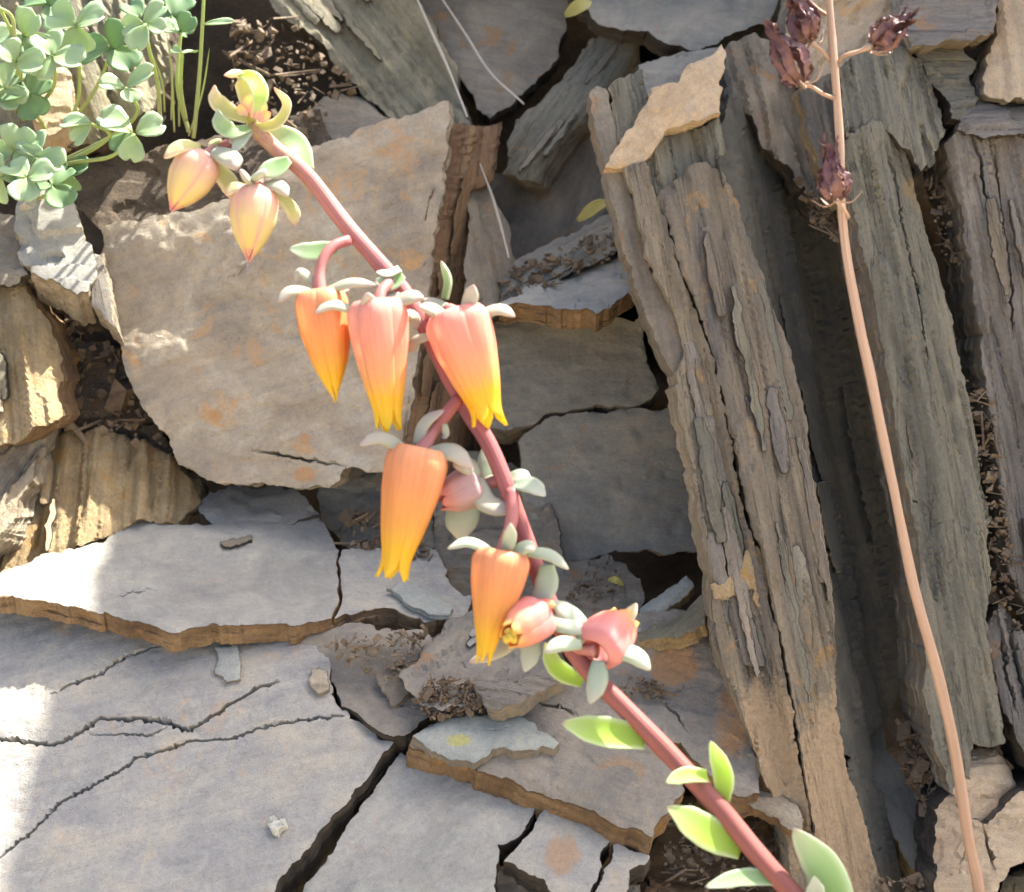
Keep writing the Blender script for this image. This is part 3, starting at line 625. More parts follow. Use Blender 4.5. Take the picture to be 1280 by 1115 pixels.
# splinters between the hole and the pillar
slab('slate_flake', 'olive splintered flake with a split end below the black hole',
     [(798, 801), (815, 788), (832, 775), (852, 768), (872, 748), (884, 734), (889, 750), (880, 775), (862, 790), (838, 797), (818, 800)], [(798, 800, .263), (885, 745, .266), (860, 792, .260)], th=.0028, mat='olive', side='ochre', grain=(.75, -.6), amp=.0010, terr=.0004, stri=.0004, res=3.4)
slab('slate_flake', 'grey splintered flake with a torn tip at the lip of the black hole',
     [(786, 776), (800, 758), (820, 745), (845, 728), (858, 719), (867, 730), (850, 748), (828, 765), (812, 778), (798, 790)], [(786, 776, .267), (862, 722, .271), (820, 775, .266)], th=.0024, mat='greygreen', side='ochre', grain=(.75, -.6), amp=.0008, terr=.0003, stri=.0003, res=3.4)
slab('slate_rock', 'flat grey brown stone with litter on it below the squarish block',
     [(690, 700), (730, 696), (765, 692), (782, 700), (800, 722), (806, 748), (790, 775), (760, 790), (720, 780), (695, 750)], [(690, 745, .276), (820, 740, .276), (760, 690, .290)], th=.008, mat='brownish', side='darkedge', amp=.0011, terr=.0004, res=4.2)
slab('slate_flake', 'buff flake curling over the brown hollow at the foot of the pillar',
     [(920, 984), (945, 988), (975, 995), (1000, 1015), (1008, 1048), (985, 1038), (960, 1022), (938, 1008)], [(920, 984, .2495), (1000, 1010, .2450), (985, 1040, .2425)], th=.002, mat='pale', side='rust', grain=(1, .5), amp=.0006, terr=.0002, res=3.6)
slab('slate_chunk', 'brown stone deep in the hollow behind the lower stalk leaves',
     [(850, 990), (930, 985), (1010, 1045), (1030, 1170), (800, 1170), (815, 1060)], [(850, 1000, .262), (1000, 1040, .258), (850, 1160, .247)], th=.01, mat='rust', side='soil', amp=.003, terr=.0008)

# left margin
slab('slate_chunk', 'grey upright stone with bright chips left of the big buff slab',
     [(20, 262), (36, 240), (60, 234), (84, 246), (96, 262), (104, 300), (116, 318), (122, 350), (112, 372), (98, 376), (70, 358), (40, 345), (22, 318)], [(20, 260, .289), (110, 320, .286), (60, 360, .282)], th=.009, mat='grey', side='pale', amp=.0016, terr=.0009, res=3.6, freq=.9)
slab('slate_chunk', 'narrow lilac strip of stone between the grey chip stone and the big buff slab',
     [(108, 318), (118, 318), (130, 318), (138, 372), (146, 410), (132, 402), (116, 384)], [(108, 318, .287), (135, 318, .287), (135, 405, .281)], th=.007, mat='lilacbed', side='pale', amp=.0007, res=3.6, grain=VG)
slab('slate_chunk', 'olive tan fibrous block at the left above the ochre lumpy block',
     [(-60, 350), (0, 352), (30, 354), (46, 385), (62, 402), (76, 440), (72, 480), (77, 515), (60, 532), (30, 548), (-60, 570)], [(-60, 360, .286), (70, 400, .284), (20, 545, .273)], th=.012, mat='ochre', side='rust', grain=(.1, 1), amp=.002, stri=.0008, res=4)
slab('slate_chunk', 'tan stone under the clover at the left above the fibrous block',
     [(-60, 262), (-10, 262), (18, 268), (24, 320), (36, 345), (20, 356), (-60, 360)], [(-60, 262, .291), (20, 268, .290), (0, 355, .283)], th=.010, mat='brownish', side='darkedge', amp=.0018, res=4.5)
slab('slate_chunk', 'ochre lumpy block with yellow crust behind the end of the ledge',
     [(68, 538), (90, 536), (112, 542), (150, 548), (188, 562), (222, 582), (252, 620), (222, 655), (166, 660), (135, 676), (95, 690), (50, 700), (-2, 712), (4, 690), (22, 650), (42, 612), (52, 576)],
     [(50, 560, .288), (220, 590, .292), (60, 695, .277)], th=.012, mat='ochre', side='pale', amp=.003, terr=.0008, stri=.0006, res=3.8, grain=(-.1, 1), freq=1.2)
slab('slate_chunk', 'bright sunlit splintered flank of stone left of the ochre lumpy block',
     [(-60, 600), (0, 572), (38, 546), (64, 536), (56, 560), (46, 590), (34, 620), (16, 655), (2, 690), (-60, 720)],
     [(-60, 600, .278), (64, 538, .287), (0, 690, .268)], th=.012, mat='pale', side='pale', grain=(.6, -.75), amp=.0024, terr=.0007, stri=.0010, res=3.8, freq=1.3)
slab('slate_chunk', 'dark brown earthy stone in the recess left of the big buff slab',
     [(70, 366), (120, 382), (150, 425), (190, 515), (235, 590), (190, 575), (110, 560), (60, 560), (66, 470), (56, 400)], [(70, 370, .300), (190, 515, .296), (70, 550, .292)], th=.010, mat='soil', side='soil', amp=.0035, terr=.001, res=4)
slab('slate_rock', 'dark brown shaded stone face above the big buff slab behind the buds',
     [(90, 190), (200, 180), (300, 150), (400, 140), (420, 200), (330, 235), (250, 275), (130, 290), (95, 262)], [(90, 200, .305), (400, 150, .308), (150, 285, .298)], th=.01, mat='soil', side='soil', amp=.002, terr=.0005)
slab('slate_chunk', 'tan dry stone showing through the clover',
     [(50, 90), (78, 84), (92, 110), (88, 150), (60, 165), (40, 140), (40, 110)], [(50, 90, .297), (90, 100, .297), (60, 165, .291)], th=.008, mat='tan', side='tan', amp=.0016, res=4)

slab('slate_rock', 'pale olive stone face half hidden behind the clover',
     [(-60, -60), (120, -60), (210, -20), (215, 90), (190, 150), (120, 190), (40, 200), (-60, 220)], [(-60, 0, .308), (200, 0, .312), (60, 200, .299)], th=.010, mat='olive', side='soil', amp=.003, terr=.001, stri=.0006, grain=(.3, 1))
slab('slate_flake', 'thin green grey chip lying on the cracked slab under the ledge',
     [(268, 808), (296, 806), (300, 848), (284, 852), (268, 840)], low(-.0012), th=.0012, mat='greygreen', side='brownish', amp=.0002, terr=0, res=3.5)
slab('slate_flake', 'little buff chip at the bend of the crack near the slab wedge',
     [(388, 836), (408, 838), (411, 860), (398, 866), (389, 858)], low(-.0016), th=.0014, mat='pale', side='brownish', amp=.0003, terr=0, res=3)
slab('slate_chunk', 'small whitish pebble chip on the cracked slab near the dark wedge gap',
     [(336, 1026), (342, 1022), (348, 1028), (356, 1025), (359, 1034), (352, 1038), (348, 1047), (341, 1042)], low(-.0002), th=.001, mat='chalk', side='chalk', amp=.0012, terr=.0003, res=2.2, freq=4)
# more of the same bank on all sides of the frame
def filler(boxes, plane, mats, seed, grain, th=.012, label='', **kw):
    rng = random.Random(seed)
    for i, (x0, y0, x1, y1) in enumerate(boxes):
        cx, cy, rx, ry = (x0 + x1) / 2, (y0 + y1) / 2, (x1 - x0) / 2, (y1 - y0) / 2; n = rng.randint(7, 10)
        pts = []
        for k in range(n):
            a = 2 * math.pi * (k + rng.uniform(-.25, .25)) / n; q = 1 / max(abs(math.cos(a)), abs(math.sin(a))) ** .75
            pts.append((cx + rx * math.cos(a) * q * rng.uniform(.86, 1), cy + ry * math.sin(a) * q * rng.uniform(.86, 1)))
        dd = rng.uniform(-.003, .003)
        o = slab('slate_block', 'filler %d %d' % (seed, i), pts, [(x, y, d + dd) for x, y, d in plane], mat=rng.choice(mats), side='darkedge', th=th, grain=grain, amp=.0014, terr=.0004, res=11, jag=4, **kw)
        set_props(o, label, 'rock', 'slate blocks ' + label.split(' block ')[-1])
filler([(-330, 250, -50, 480), (-360, 470, -60, 640), (-620, 240, -320, 560), (-340, 30, -60, 240)], [(-300, 50, .300), (-50, 50, .300), (-100, 640, .278)], ['brownish', 'ochre', 'buff'], 1, (1, .1), label='brown weathered block beyond the fibrous block and the clover')
filler([(-420, 640, -40, 780), (-420, 800, -50, 1010), (-400, 1020, -50, 1300), (-40, 1160, 300, 1450), (310, 1160, 640, 1440), (640, 1165, 1010, 1460), (-780, 600, -420, 1000)], [(x, y, d + .002) for x, y, d in PA_], ['lilac', 'grey', 'greybrown'], 2, (1, -.2), .007, label='flat grey paving block beyond the cracked slab and the ledge')
filler([(1390, -40, 1560, 420), (1400, 400, 1580, 900), (1560, 50, 1740, 640), (1390, 900, 1650, 1200), (1570, 640, 1800, 1100), (1170, 1165, 1500, 1420)], [(1400, 200, .276), (1400, 1000, .246), (1700, 600, .258)], ['pillar', 'pillarg', 'lilacbed'], 3, VG, .014, label='tall bedded block beyond the fissured bed and the brown corner slab', stri=.0006)
filler([(340, -220, 640, -50), (650, -230, 960, -55), (970, -240, 1240, -60), (1250, -250, 1520, -60), (-60, -200, 320, -60)], [(300, -60, .325), (1500, -60, .300), (900, -240, .332)], ['brownish', 'dark', 'pillarg'], 4, (1, .2), label='grey brown block on the crest above the streaked slab and the beam')
# unseen slate block added above the frame to shade the bank from the sun behind
slab('slate_shade_block', 'tall slate outcrop standing on top of the bank above the upright beds',
     [(0, 0), (110, -6), (300, 0), (300, 118), (240, 136), (160, 131), (90, 134), (40, 129), (4, 131), (-3, 90), (3, 45)], None, th=.12, mat='pillarg', side='brownish',
     frame=((.1085, .335, .60), (1, 0, 0), (0, .0, 1)), back=(-.054, .043, .133), amp=.004, terr=.002, stri=.001, res=7, jag=3, grain=(.2, 1), lam=.002, nlay=9)

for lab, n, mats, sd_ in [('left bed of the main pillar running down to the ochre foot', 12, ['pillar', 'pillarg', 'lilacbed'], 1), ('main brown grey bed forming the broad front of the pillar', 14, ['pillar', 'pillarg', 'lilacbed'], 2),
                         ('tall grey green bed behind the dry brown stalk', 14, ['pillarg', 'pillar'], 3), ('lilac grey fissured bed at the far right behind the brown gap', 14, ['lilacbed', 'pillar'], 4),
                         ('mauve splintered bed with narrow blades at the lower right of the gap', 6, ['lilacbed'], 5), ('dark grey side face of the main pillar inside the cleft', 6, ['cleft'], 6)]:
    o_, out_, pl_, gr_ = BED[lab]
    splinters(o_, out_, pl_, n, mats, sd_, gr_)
for lab, n, mats, sd_, wr_, lr_ in [('narrow rust brown slab edge standing right of the big buff slab', 5, ['rustface'], 7, (6, 14), (60, 160)), ('olive buff slab with streaked surface running down to the big buff slab', 7, ['olive'], 8, (6, 16), (40, 110)),
                         ('slanting grey green slate beam leaning down towards the rust brown edge', 5, ['brownish', 'pillarg'], 9, (5, 12), (50, 130)), ('splintered dark slate layers above the pale wedge slab', 9, ['dark', 'brownish'], 10, (5, 12), (30, 80)),
                         ('crumbled grey brown rock chunk with silvery ridges under the lowest hanging flowers', 8, ['brownish', 'grey'], 11, (5, 12), (30, 70)), ('ochre lumpy block with yellow crust behind the end of the ledge', 6, ['ochre', 'tan'], 12, (6, 14), (30, 80)),
                         ('bright sunlit splintered flank of stone left of the ochre lumpy block', 6, ['pale'], 13, (6, 12), (30, 70)), ('olive tan fibrous block at the left above the ochre lumpy block', 6, ['ochre', 'olive'], 14, (6, 14), (40, 90))]:
    o_, out_, pl_, gr_ = BED[lab]
    splinters(o_, out_, pl_, n, mats, sd_, gr_, wr_, lr_, (.0003, .0016))

# ------------------------------------------------------------------ plants: builders
def empty(name, loc, label, cat, group=None):
    o = bpy.data.objects.new(name, None); COL.objects.link(o); o.empty_display_size = .01
    o.location = loc; set_props(o, label, cat, group); return o

def part(name, verts, faces, mat, parent, uv=None, sharp=None, attr=None, origin=None):
    verts = np.asarray(verts); org = verts[0] if origin is None else np.asarray(origin)
    o = mesh_obj(name, verts, faces, mat, origin=org, uv=uv, sharp=sharp, attr=attr)
    o['_w'] = [float(x) for x in org]
    return under(parent, o)

def crom(pts, n):
    pts = np.asarray(pts, float)
    if len(pts) == 2: return pts[0] + (pts[1] - pts[0]) * np.linspace(0, 1, n)[:, None]
    p = np.concatenate([[2 * pts[0] - pts[1]], pts, [2 * pts[-1] - pts[-2]]])
    t = np.linspace(0, len(pts) - 1 - 1e-9, n); i = t.astype(int); f = (t - i)[:, None]
    a, b, c, d = p[i], p[i + 1], p[i + 2], p[i + 3]
    return .5 * (2 * b + (c - a) * f + (2 * a - 5 * b + 4 * c - d) * f ** 2 + (3 * b - a - 3 * c + d) * f ** 3)

def frames(C, hint):
    T = np.gradient(C, axis=0); T /= np.linalg.norm(T, axis=1)[:, None]
    h = np.asarray(hint, float)
    Sd = np.cross(T, h); l = np.linalg.norm(Sd, axis=1)[:, None]; Sd = Sd / np.maximum(l, 1e-6)
    Nn = np.cross(Sd, T)
    return T, Sd, Nn

def tube_geo(C, rad, seg=10, wob=0.0, seed=1):
    C = np.asarray(C); n = len(C); rad = np.interp(np.linspace(0, 1, n), np.linspace(0, 1, len(rad)), rad)
    T, Sd, Nn = frames(C, (0.13, -1, .21))
    a = np.arange(seg) / seg * 2 * math.pi
    R = rad[:, None] * np.ones(seg)
    if wob:
        q = np.stack([np.repeat(np.linspace(0, n * .22, n)[:, None], seg, 1), np.cos(a)[None].repeat(n, 0) * 1.5, np.sin(a)[None].repeat(n, 0) * 1.5], -1).reshape(-1, 3)
        R = R * (1 + wob * fbm(q, seed, 3).reshape(n, seg))
    V = C[:, None] + R[..., None] * (np.cos(a)[None, :, None] * Sd[:, None] + np.sin(a)[None, :, None] * Nn[:, None])
    V = V.reshape(-1, 3); F = []
    for i in range(n - 1):
        for j in range(seg):
            F.append([i * seg + j, i * seg + (j + 1) % seg, (i + 1) * seg + (j + 1) % seg, (i + 1) * seg + j])
    F.append(list(range(seg))[::-1]); F.append([(n - 1) * seg + j for j in range(seg)])
    uv = np.stack([np.tile(np.arange(seg) / seg, n), np.repeat(np.linspace(0, 1, n), seg)], 1)
    return V, F, uv

def tube(name, C, rad, mat, parent, seg=10, wob=0.0):
    V, F, uv = tube_geo(C, rad, seg, wob, seed_of(name) % 99)
    return part(name, V, F, mat, parent, uv=uv, origin=C[0])

def leaf_geo(C, width, thick, hint, concave=.3, base=.5, belly=.5, tip=1.0, seg=14):
    """fleshy leaf along curve C; hint = the side the upper face looks to"""
    n = len(C); t = np.linspace(0, 1, n)
    T, Sd, Nn = frames(C, hint)
    w = np.interp(t, [0, .12, belly * .6, belly, (belly + 1) / 2, .86, .95, 1], [base, base * .55 + .40, .93, 1, .84, .50, .27 * tip, .04])
    th = np.interp(t, [0, .2, .6, .9, 1], [.9, 1, 1, .6, .08])
    a = np.arange(seg) / seg * 2 * math.pi
    cx, sy = np.cos(a), np.sin(a)
    X = w[:, None] * width / 2 * cx; Y = th[:, None] * thick / 2 * np.where(sy > 0, sy * (1 - concave * 1.6), sy) + concave * thick * (cx ** 2 - .5)[None] * th[:, None]
    V = C[:, None] + X[..., None] * Sd[:, None] + Y[..., None] * Nn[:, None]
    F = []
    for i in range(n - 1):
        for j in range(seg):
            F.append([i * seg + j, i * seg + (j + 1) % seg, (i + 1) * seg + (j + 1) % seg, (i + 1) * seg + j])
    F.append(list(range(seg))[::-1]); F.append([(n - 1) * seg + j for j in range(seg)])
    uv = np.stack([np.tile(.5 + .5 * cx, n), np.repeat(t, seg)], 1)
    return V.reshape(-1, 3), F, uv

def pxw(d): return d / FPX

def fleshy(name, p0, p1, w, mat, parent, d0, d1=None, bend=(0, 0), dmid=0.0, hint=(0, -.55, .83), thick=.45, **kw):
    """leaf or sepal from pixel p0 to p1 at distances d0, d1 (bend: pixel offset of its middle)"""
    d1 = d0 if d1 is None else d1
    mid = ((p0[0] + p1[0]) / 2 + bend[0], (p0[1] + p1[1]) / 2 + bend[1])
    C = crom([P(p0[0], p0[1], d0), P(mid[0], mid[1], (d0 + d1) / 2 + dmid), P(p1[0], p1[1], d1)], 18)
    W = w * pxw((d0 + d1) / 2)
    V, F, uv = leaf_geo(C, W, W * thick, hint, **kw)
    return part(name, V, F, mat, parent, uv=uv, origin=C[0])

PROFILES = {
 'closed': [(0, .62), (.02, .88), (.06, .98), (.35, .96), (.64, .70), (.86, .32), (1, .03)],
 'narrow': [(0, .66), (.02, .92), (.05, 1.0), (.30, .88), (.58, .60), (.82, .34), (.95, .25), (1, .25)],
 'open':   [(0, .66), (.02, .92), (.05, 1.0), (.32, .92), (.62, .69), (.86, .44), (1, .42)],
 'flared': [(0, .66), (.02, .92), (.05, 1.0), (.32, .92), (.62, .69), (.84, .46), (.93, .45), (1, .56)],
 'bell':   [(0, .50), (.04, .86), (.14, 1.0), (.45, .96), (.72, .80), (.88, .58), (1, .55)],
 'bud':    [(0, .36), (.05, .80), (.22, 1.0), (.48, .96), (.72, .66), (.90, .27), (1, .03)],
}
def petals(parent, B, Tp, W, prof, mat, phi0=0.3, seed=1, tipsharp=.80):
    """five keeled petals round the axis B -> Tp; W = greatest width"""
    rng = random.Random(seed)
    ax = Tp - B; L = np.linalg.norm(ax); ax = ax / L
    e1 = np.cross(ax, (0.2, 1, .1)); e1 /= np.linalg.norm(e1); e2 = np.cross(ax, e1)
    pr = PROFILES[prof]; nu, nv = 13, 26
    for k in range(5):
        ph = phi0 + k * 2 * math.pi / 5 + rng.uniform(-.05, .05)
        v = np.linspace(0, 1, nv) ; u = np.linspace(-1, 1, nu)
        R = np.interp(v, [p[0] for p in pr], [p[1] for p in pr]) * W / 2
        # smooth the profile a little
        R = np.convolve(np.pad(R, 2, 'edge'), [.1, .2, .4, .2, .1], 'valid')
        ha = np.interp(v, [0, tipsharp, .92, 1], [.74, .72, .50, .05])
        lenk = 1 + rng.uniform(-.03, .03)
        U, Vv = np.meshgrid(u, v)
        A = ph + U * ha[:, None]
        keel = 1 + .075 * np.exp(-(U / .40) ** 2) - .055 * np.abs(U) ** 3 + (k % 2) * .012
        out = []
        for lay in (0, 1):
            rr = np.maximum(R[:, None] * keel - lay * .00035 * (1 - .5 * np.abs(U)), .00002)
            z = Vv * L * lenk
            out.append(B + ax * z[..., None] + rr[..., None] * (np.cos(A)[..., None] * e1 + np.sin(A)[..., None] * e2))
        V = np.concatenate([o.reshape(-1, 3) for o in out]); n0 = nu * nv; F = []
        for i in range(nv - 1):
            for j in range(nu - 1):
                a, b, c, d = i * nu + j, i * nu + j + 1, (i + 1) * nu + j + 1, (i + 1) * nu + j
                F.append([a, b, c, d]); F.append([n0 + d, n0 + c, n0 + b, n0 + a])
        rim = [j for j in range(nu)] + [i * nu + nu - 1 for i in range(1, nv)] + [(nv - 1) * nu + j for j in range(nu - 2, -1, -1)] + [i * nu for i in range(nv - 2, 0, -1)]
        for x, y in zip(rim, rim[1:] + rim[:1]): F.append([y, x, n0 + x, n0 + y])
        uv = np.stack([np.tile((U.ravel() + 1) / 2, 2), np.tile(Vv.ravel(), 2)], 1)
        part('petal', V, F, mat, parent, uv=uv, origin=B)

# ------------------------------------------------------------------ plant materials
def plant_mat(name, stops, trans=.4, edge=None, rough=.45, vary=.18, spec=.4, bump=.15, tcol=None, vscale=30, axis='v'):
    """colour runs along the part (uv v); a share of the light passes through"""
    m, nt, b = nodes_of(name); L = nt.links
    uvn = nt.nodes.new('ShaderNodeTexCoord'); sep = nt.nodes.new('ShaderNodeSeparateXYZ'); L.new(uvn.outputs['UV'], sep.inputs[0])
    no = N(nt, 'ShaderNodeTexNoise', Scale=900, Detail=5, Roughness=.6); L.new(uvn.outputs['Object'], no.inputs['Vector'])
    ad = nt.nodes.new('ShaderNodeMath'); ad.operation = 'MULTIPLY_ADD'; L.new(no.outputs[0], ad.inputs[0]); ad.inputs[1].default_value = .16
    sb = nt.nodes.new('ShaderNodeMath'); sb.operation = 'SUBTRACT'; L.new(sep.outputs['Y'], sb.inputs[0]); sb.inputs[1].default_value = .08
    L.new(sb.outputs[0], ad.inputs[2])
    col = ramp(nt, ad.outputs[0], stops)
    # fine streaks along the part
    mp = N(nt, 'ShaderNodeMapping'); mp.inputs['Scale'].default_value = (vscale, 2.2, 1); L.new(uvn.outputs['UV'], mp.inputs[0])
    st = N(nt, 'ShaderNodeTexNoise', Scale=1.0, Detail=4, Roughness=.6); L.new(mp.outputs[0], st.inputs['Vector'])
    col = mixc(nt, 'MULTIPLY', vary * 2, col, ramp(nt, st.outputs[0], [(.3, g3(.72)), (.55, g3(1.0)), (.75, g3(1.15))]))
    if edge:
        # margin colour towards u = 0 and 1
        c0 = nt.nodes.new('ShaderNodeMath'); c0.operation = 'SUBTRACT'; L.new(sep.outputs['X'], c0.inputs[0]); c0.inputs[1].default_value = .5
        c1 = nt.nodes.new('ShaderNodeMath'); c1.operation = 'ABSOLUTE'; L.new(c0.outputs[0], c1.inputs[0])
        col = mixc(nt, 'MIX', ramp(nt, c1.outputs[0], [(.30, g3(0)), (.49, g3(edge[1]))]), col, edge[0])
    L.new(col, b.inputs['Base Color']); b.inputs['Roughness'].default_value = rough; b.inputs['Specular IOR Level'].default_value = spec
    bp = N(nt, 'ShaderNodeBump', Strength=bump, Distance=.0003); L.new(st.outputs[0], bp.inputs['Height']); L.new(bp.outputs[0], b.inputs['Normal'])
    if trans:
        tb = nt.nodes.new('ShaderNodeBsdfTranslucent'); mx = nt.nodes.new('ShaderNodeMixShader'); mx.inputs[0].default_value = trans
        if tcol: L.new(mixc(nt, 'MIX', .7, col, tcol), tb.inputs[0])
        else: L.new(col, tb.inputs[0])
        L.new(b.outputs[0], mx.inputs[1]); L.new(tb.outputs[0], mx.inputs[2])
        L.new(mx.outputs[0], nt.nodes['Material Output'].inputs[0])
    return m

YEL = (.95, .66, .05)
M['petal_coral'] = plant_mat('coral_petal', [(0, (.90, .48, .40)), (.35, (.93, .48, .32)), (.58, (.95, .56, .24)), (.76, YEL), (1, (.95, .74, .05))], trans=.48, vary=.26, vscale=12, bump=.4)
M['petal_orange'] = plant_mat('orange_petal', [(0, (.93, .52, .28)), (.3, (.94, .48, .20)), (.58, (.95, .54, .13)), (.78, YEL), (1, (.95, .72, .06))], trans=.5, vary=.26, vscale=12, bump=.4)
M['petal_pink'] = plant_mat('pink_petal', [(0, (.80, .38, .36)), (.5, (.84, .36, .30)), (.82, (.88, .44, .26)), (1, (.9, .62, .15))], trans=.4, vary=.12)
M['petal_mauve'] = plant_mat('mauve_petal', [(0, (.55, .38, .36)), (.6, (.62, .38, .35)), (1, (.80, .30, .24))], trans=.3)
M['petal_bud'] = plant_mat('bud_petal', [(0, (.86, .58, .46)), (.22, (.90, .62, .46)), (.5, (.90, .76, .38)), (.85, (.88, .75, .28)), (.97, (.85, .35, .30))], trans=.45, edge=((.90, .52, .48), .8), vary=.1)
M['sepal'] = plant_mat('glaucous_sepal', [(0, (.44, .47, .32)), (.6, (.50, .48, .37)), (.93, (.54, .46, .39)), (1, (.55, .36, .32))], trans=.28, rough=.6, vary=.12)
M['sepalg'] = plant_mat('green_glaucous_sepal', [(0, (.38, .47, .32)), (.6, (.46, .52, .39)), (1, (.56, .55, .45))], trans=.28, rough=.6, vary=.12)
M['lime'] = plant_mat('lime_leaf', [(0, (.46, .62, .10)), (.5, (.52, .72, .12)), (.92, (.62, .74, .32)), (1, (.68, .52, .40))], trans=.55, edge=((.74, .80, .60), .8), rough=.5, vary=.1)
M['leafg'] = plant_mat('green_leaf', [(0, (.27, .42, .15)), (.6, (.35, .50, .25)), (.95, (.45, .53, .36)), (1, (.58, .40, .32))], trans=.35, edge=((.70, .74, .58), .6), rough=.5, vary=.1)
M['bract'] = plant_mat('yellow_bract', [(0, (.54, .54, .18)), (.5, (.60, .60, .27)), (.85, (.72, .64, .42)), (1, (.76, .44, .36))], trans=.45, edge=((.88, .80, .62), .8), rough=.5, vary=.1)
M['stem'] = plant_mat('red_stem', [(0, (.26, .09, .075)), (.30, (.32, .105, .085)), (.45, (.36, .115, .105)), (.75, (.42, .14, .14)), (.93, (.50, .22, .18)), (1, (.60, .38, .18))], trans=.12, rough=.6, vary=.5, bump=.8, vscale=9)
M['pedicel'] = plant_mat('pink_pedicel', [(0, (.46, .16, .15)), (1, (.56, .24, .20))], trans=.2, rough=.5)
M['stamen'] = plant_mat('yellow_anther', [(0, (.8, .5, .1)), (1, (.85, .6, .08))], trans=.2)
M['dry'] = plant_mat('dry_stem', [(0, (.38, .235, .15)), (.5, (.52, .345, .23)), (1, (.50, .36, .26))], trans=.0, rough=.6, vary=.55, bump=1.0, vscale=9)
M['dryflower'] = plant_mat('dried_flower', [(0, (.34, .19, .16)), (.35, (.22, .10, .09)), (.8, (.13, .05, .045)), (1, (.28, .13, .10))], trans=.15, rough=.28, vary=.4, spec=.7, bump=1.0, vscale=7)
M['clover'] = plant_mat('clover_leaflet', [(0, (.36, .46, .18)), (.4, (.34, .47, .24)), (1, (.42, .55, .33))], trans=.35, rough=.6, vary=.08, edge=((.46, .58, .38), .6), tcol=(.46, .62, .18))
M['cloverd'] = plant_mat('dark_clover_leaflet', [(0, (.20, .30, .13)), (1, (.22, .36, .19))], trans=.35, rough=.65, vary=.10, tcol=(.28, .50, .14))
M['cloverstem'] = plant_mat('clover_stem', [(0, (.30, .32, .14)), (1, (.40, .52, .14))], trans=.2)
M['straw'] = plant_mat('straw', [(0, (.40, .36, .30)), (1, (.52, .48, .42))], trans=.2)
M['yellowleaf'] = plant_mat('fallen_yellow_leaf', [(0, (.30, .26, .06)), (1, (.42, .38, .12))], trans=.25)
M['litter'] = rock_mat('litter', (.10, .07, .05), (.17, .125, .09), (.26, .205, .155), fine=.5, bump=.6)

# ------------------------------------------------------------------ the succulent flower stalk
stem_px = [(1118, 1420, .2180), (1105, 1340, .2110), (1070, 1240, .2055), (1030, 1168, .2035), (1000, 1128, .2035), (950, 1072, .2045), (895, 1005, .206), (840, 946, .208), (782, 886, .2095), (742, 846, .2105), (712, 806, .2115), (688, 757, .2125), (668, 705, .2130), (650, 655, .2135), (632, 605, .214), (611, 555, .215), (588, 518, .216), (562, 472, .217), (533, 412, .2185), (505, 366, .219), (470, 324, .220), (430, 278, .2215), (385, 220, .223), (345, 186, .224), (316, 158, .225)]
C = crom([P(*p) for p in stem_px], 150)
stalk = empty('succulent_flower_stalk', C[0], 'arching red succulent stalk with coral and yellow hanging flowers', 'flower stalk')
r = lambda w, d: w * pxw(d) / 2
tube('stem', C, [r(27, .204), r(26, .206), r(25, .209), r(24, .211), r(23, .213), r(22, .2145), r(21, .217), r(21, .22), r(21, .222), r(20, .224), r(19, .225)], M['stem'], stalk, 16, .10)

def flower(pts, base, tip, d, dt, W, prof, mat, sep=(), pw=14, phi=0.3, seed=1, sm='sepal', cat_w=None, tipsharp=.8, dp=None):
    """pedicel pixels -> base; corolla base -> tip; sepals as (x0, y0, x1, y1, width, bendx, bendy, dd)"""
    B = P(base[0], base[1], d); T = P(tip[0], tip[1], dt)
    Cp = crom([P(x, y, dd) for x, y, dd in pts] + [B + (T - B) * .05], 14)
    V, F, uv = tube_geo(Cp, [r(pw * .95, d), r(pw, d), r(pw * .9, d), r(pw * 1.4, d)], 10, .06, seed)
    f = part('flower', V, F, M['pedicel'], stalk, uv=uv, origin=B)
    petals(f, B, T, W * .92 * pxw(d), prof, M[mat], phi, seed, tipsharp)
    for s in sep:
        x0, y0, x1, y1, w, bx, by, dd = s[:8]; w *= 1.12; m_ = M[s[8]] if len(s) > 8 else M[sm]
        fleshy('sepal', (x0, y0), (x1, y1), w, m_, f, d + dd * .35 + .0002, d + dd, bend=(bx, by), thick=.58, concave=.10, base=.6, belly=.45)
    return f

# hanging flowers, from the tip of the stalk downwards
flower([(285, 180, .2245), (268, 186, .2235)], (258, 192), (214, 263), .2225, .2215, 62, 'bud', 'petal_bud',
       [(250, 185, 205, 198, 20, -2, -8, -.003, 'bract'), (268, 190, 296, 212, 26, 6, -2, -.003, 'sepal'), (262, 205, 292, 250, 24, 8, 0, .002, 'bract'), (275, 182, 262, 178, 18, 0, 0, .002, 'bract')], 13, .5, 11)
flower([(340, 205, .2235), (326, 216, .2225)], (322, 232), (311, 327), .2215, .2205, 64, 'bud', 'petal_bud',
       [(310, 236, 282, 244, 16, -2, -6, -.002, 'bract'), (330, 232, 360, 246, 18, 4, -6, -.002, 'sepal'), (316, 232, 300, 212, 15, 0, 0, -.004, 'sepal'), (342, 240, 370, 282, 18, 8, 0, .003, 'bract'), (318, 222, 330, 214, 18, 0, 0, -.004, 'sepalg')], 13, .2, 12)
flower([(436, 300, .2195), (416, 308, .218), (403, 326, .217), (399, 345, .2165)], (398, 362), (420, 500), .216, .2165, 72, 'closed', 'petal_orange',
       [(392, 366, 347, 378, 15, -6, -8, -.002), (402, 362, 370, 354, 12, -10, -18, .001), (408, 364, 470, 356, 15, 0, -6, -.003), (412, 368, 440, 358, 14, 0, 0, .003)], 14, .75, 13)
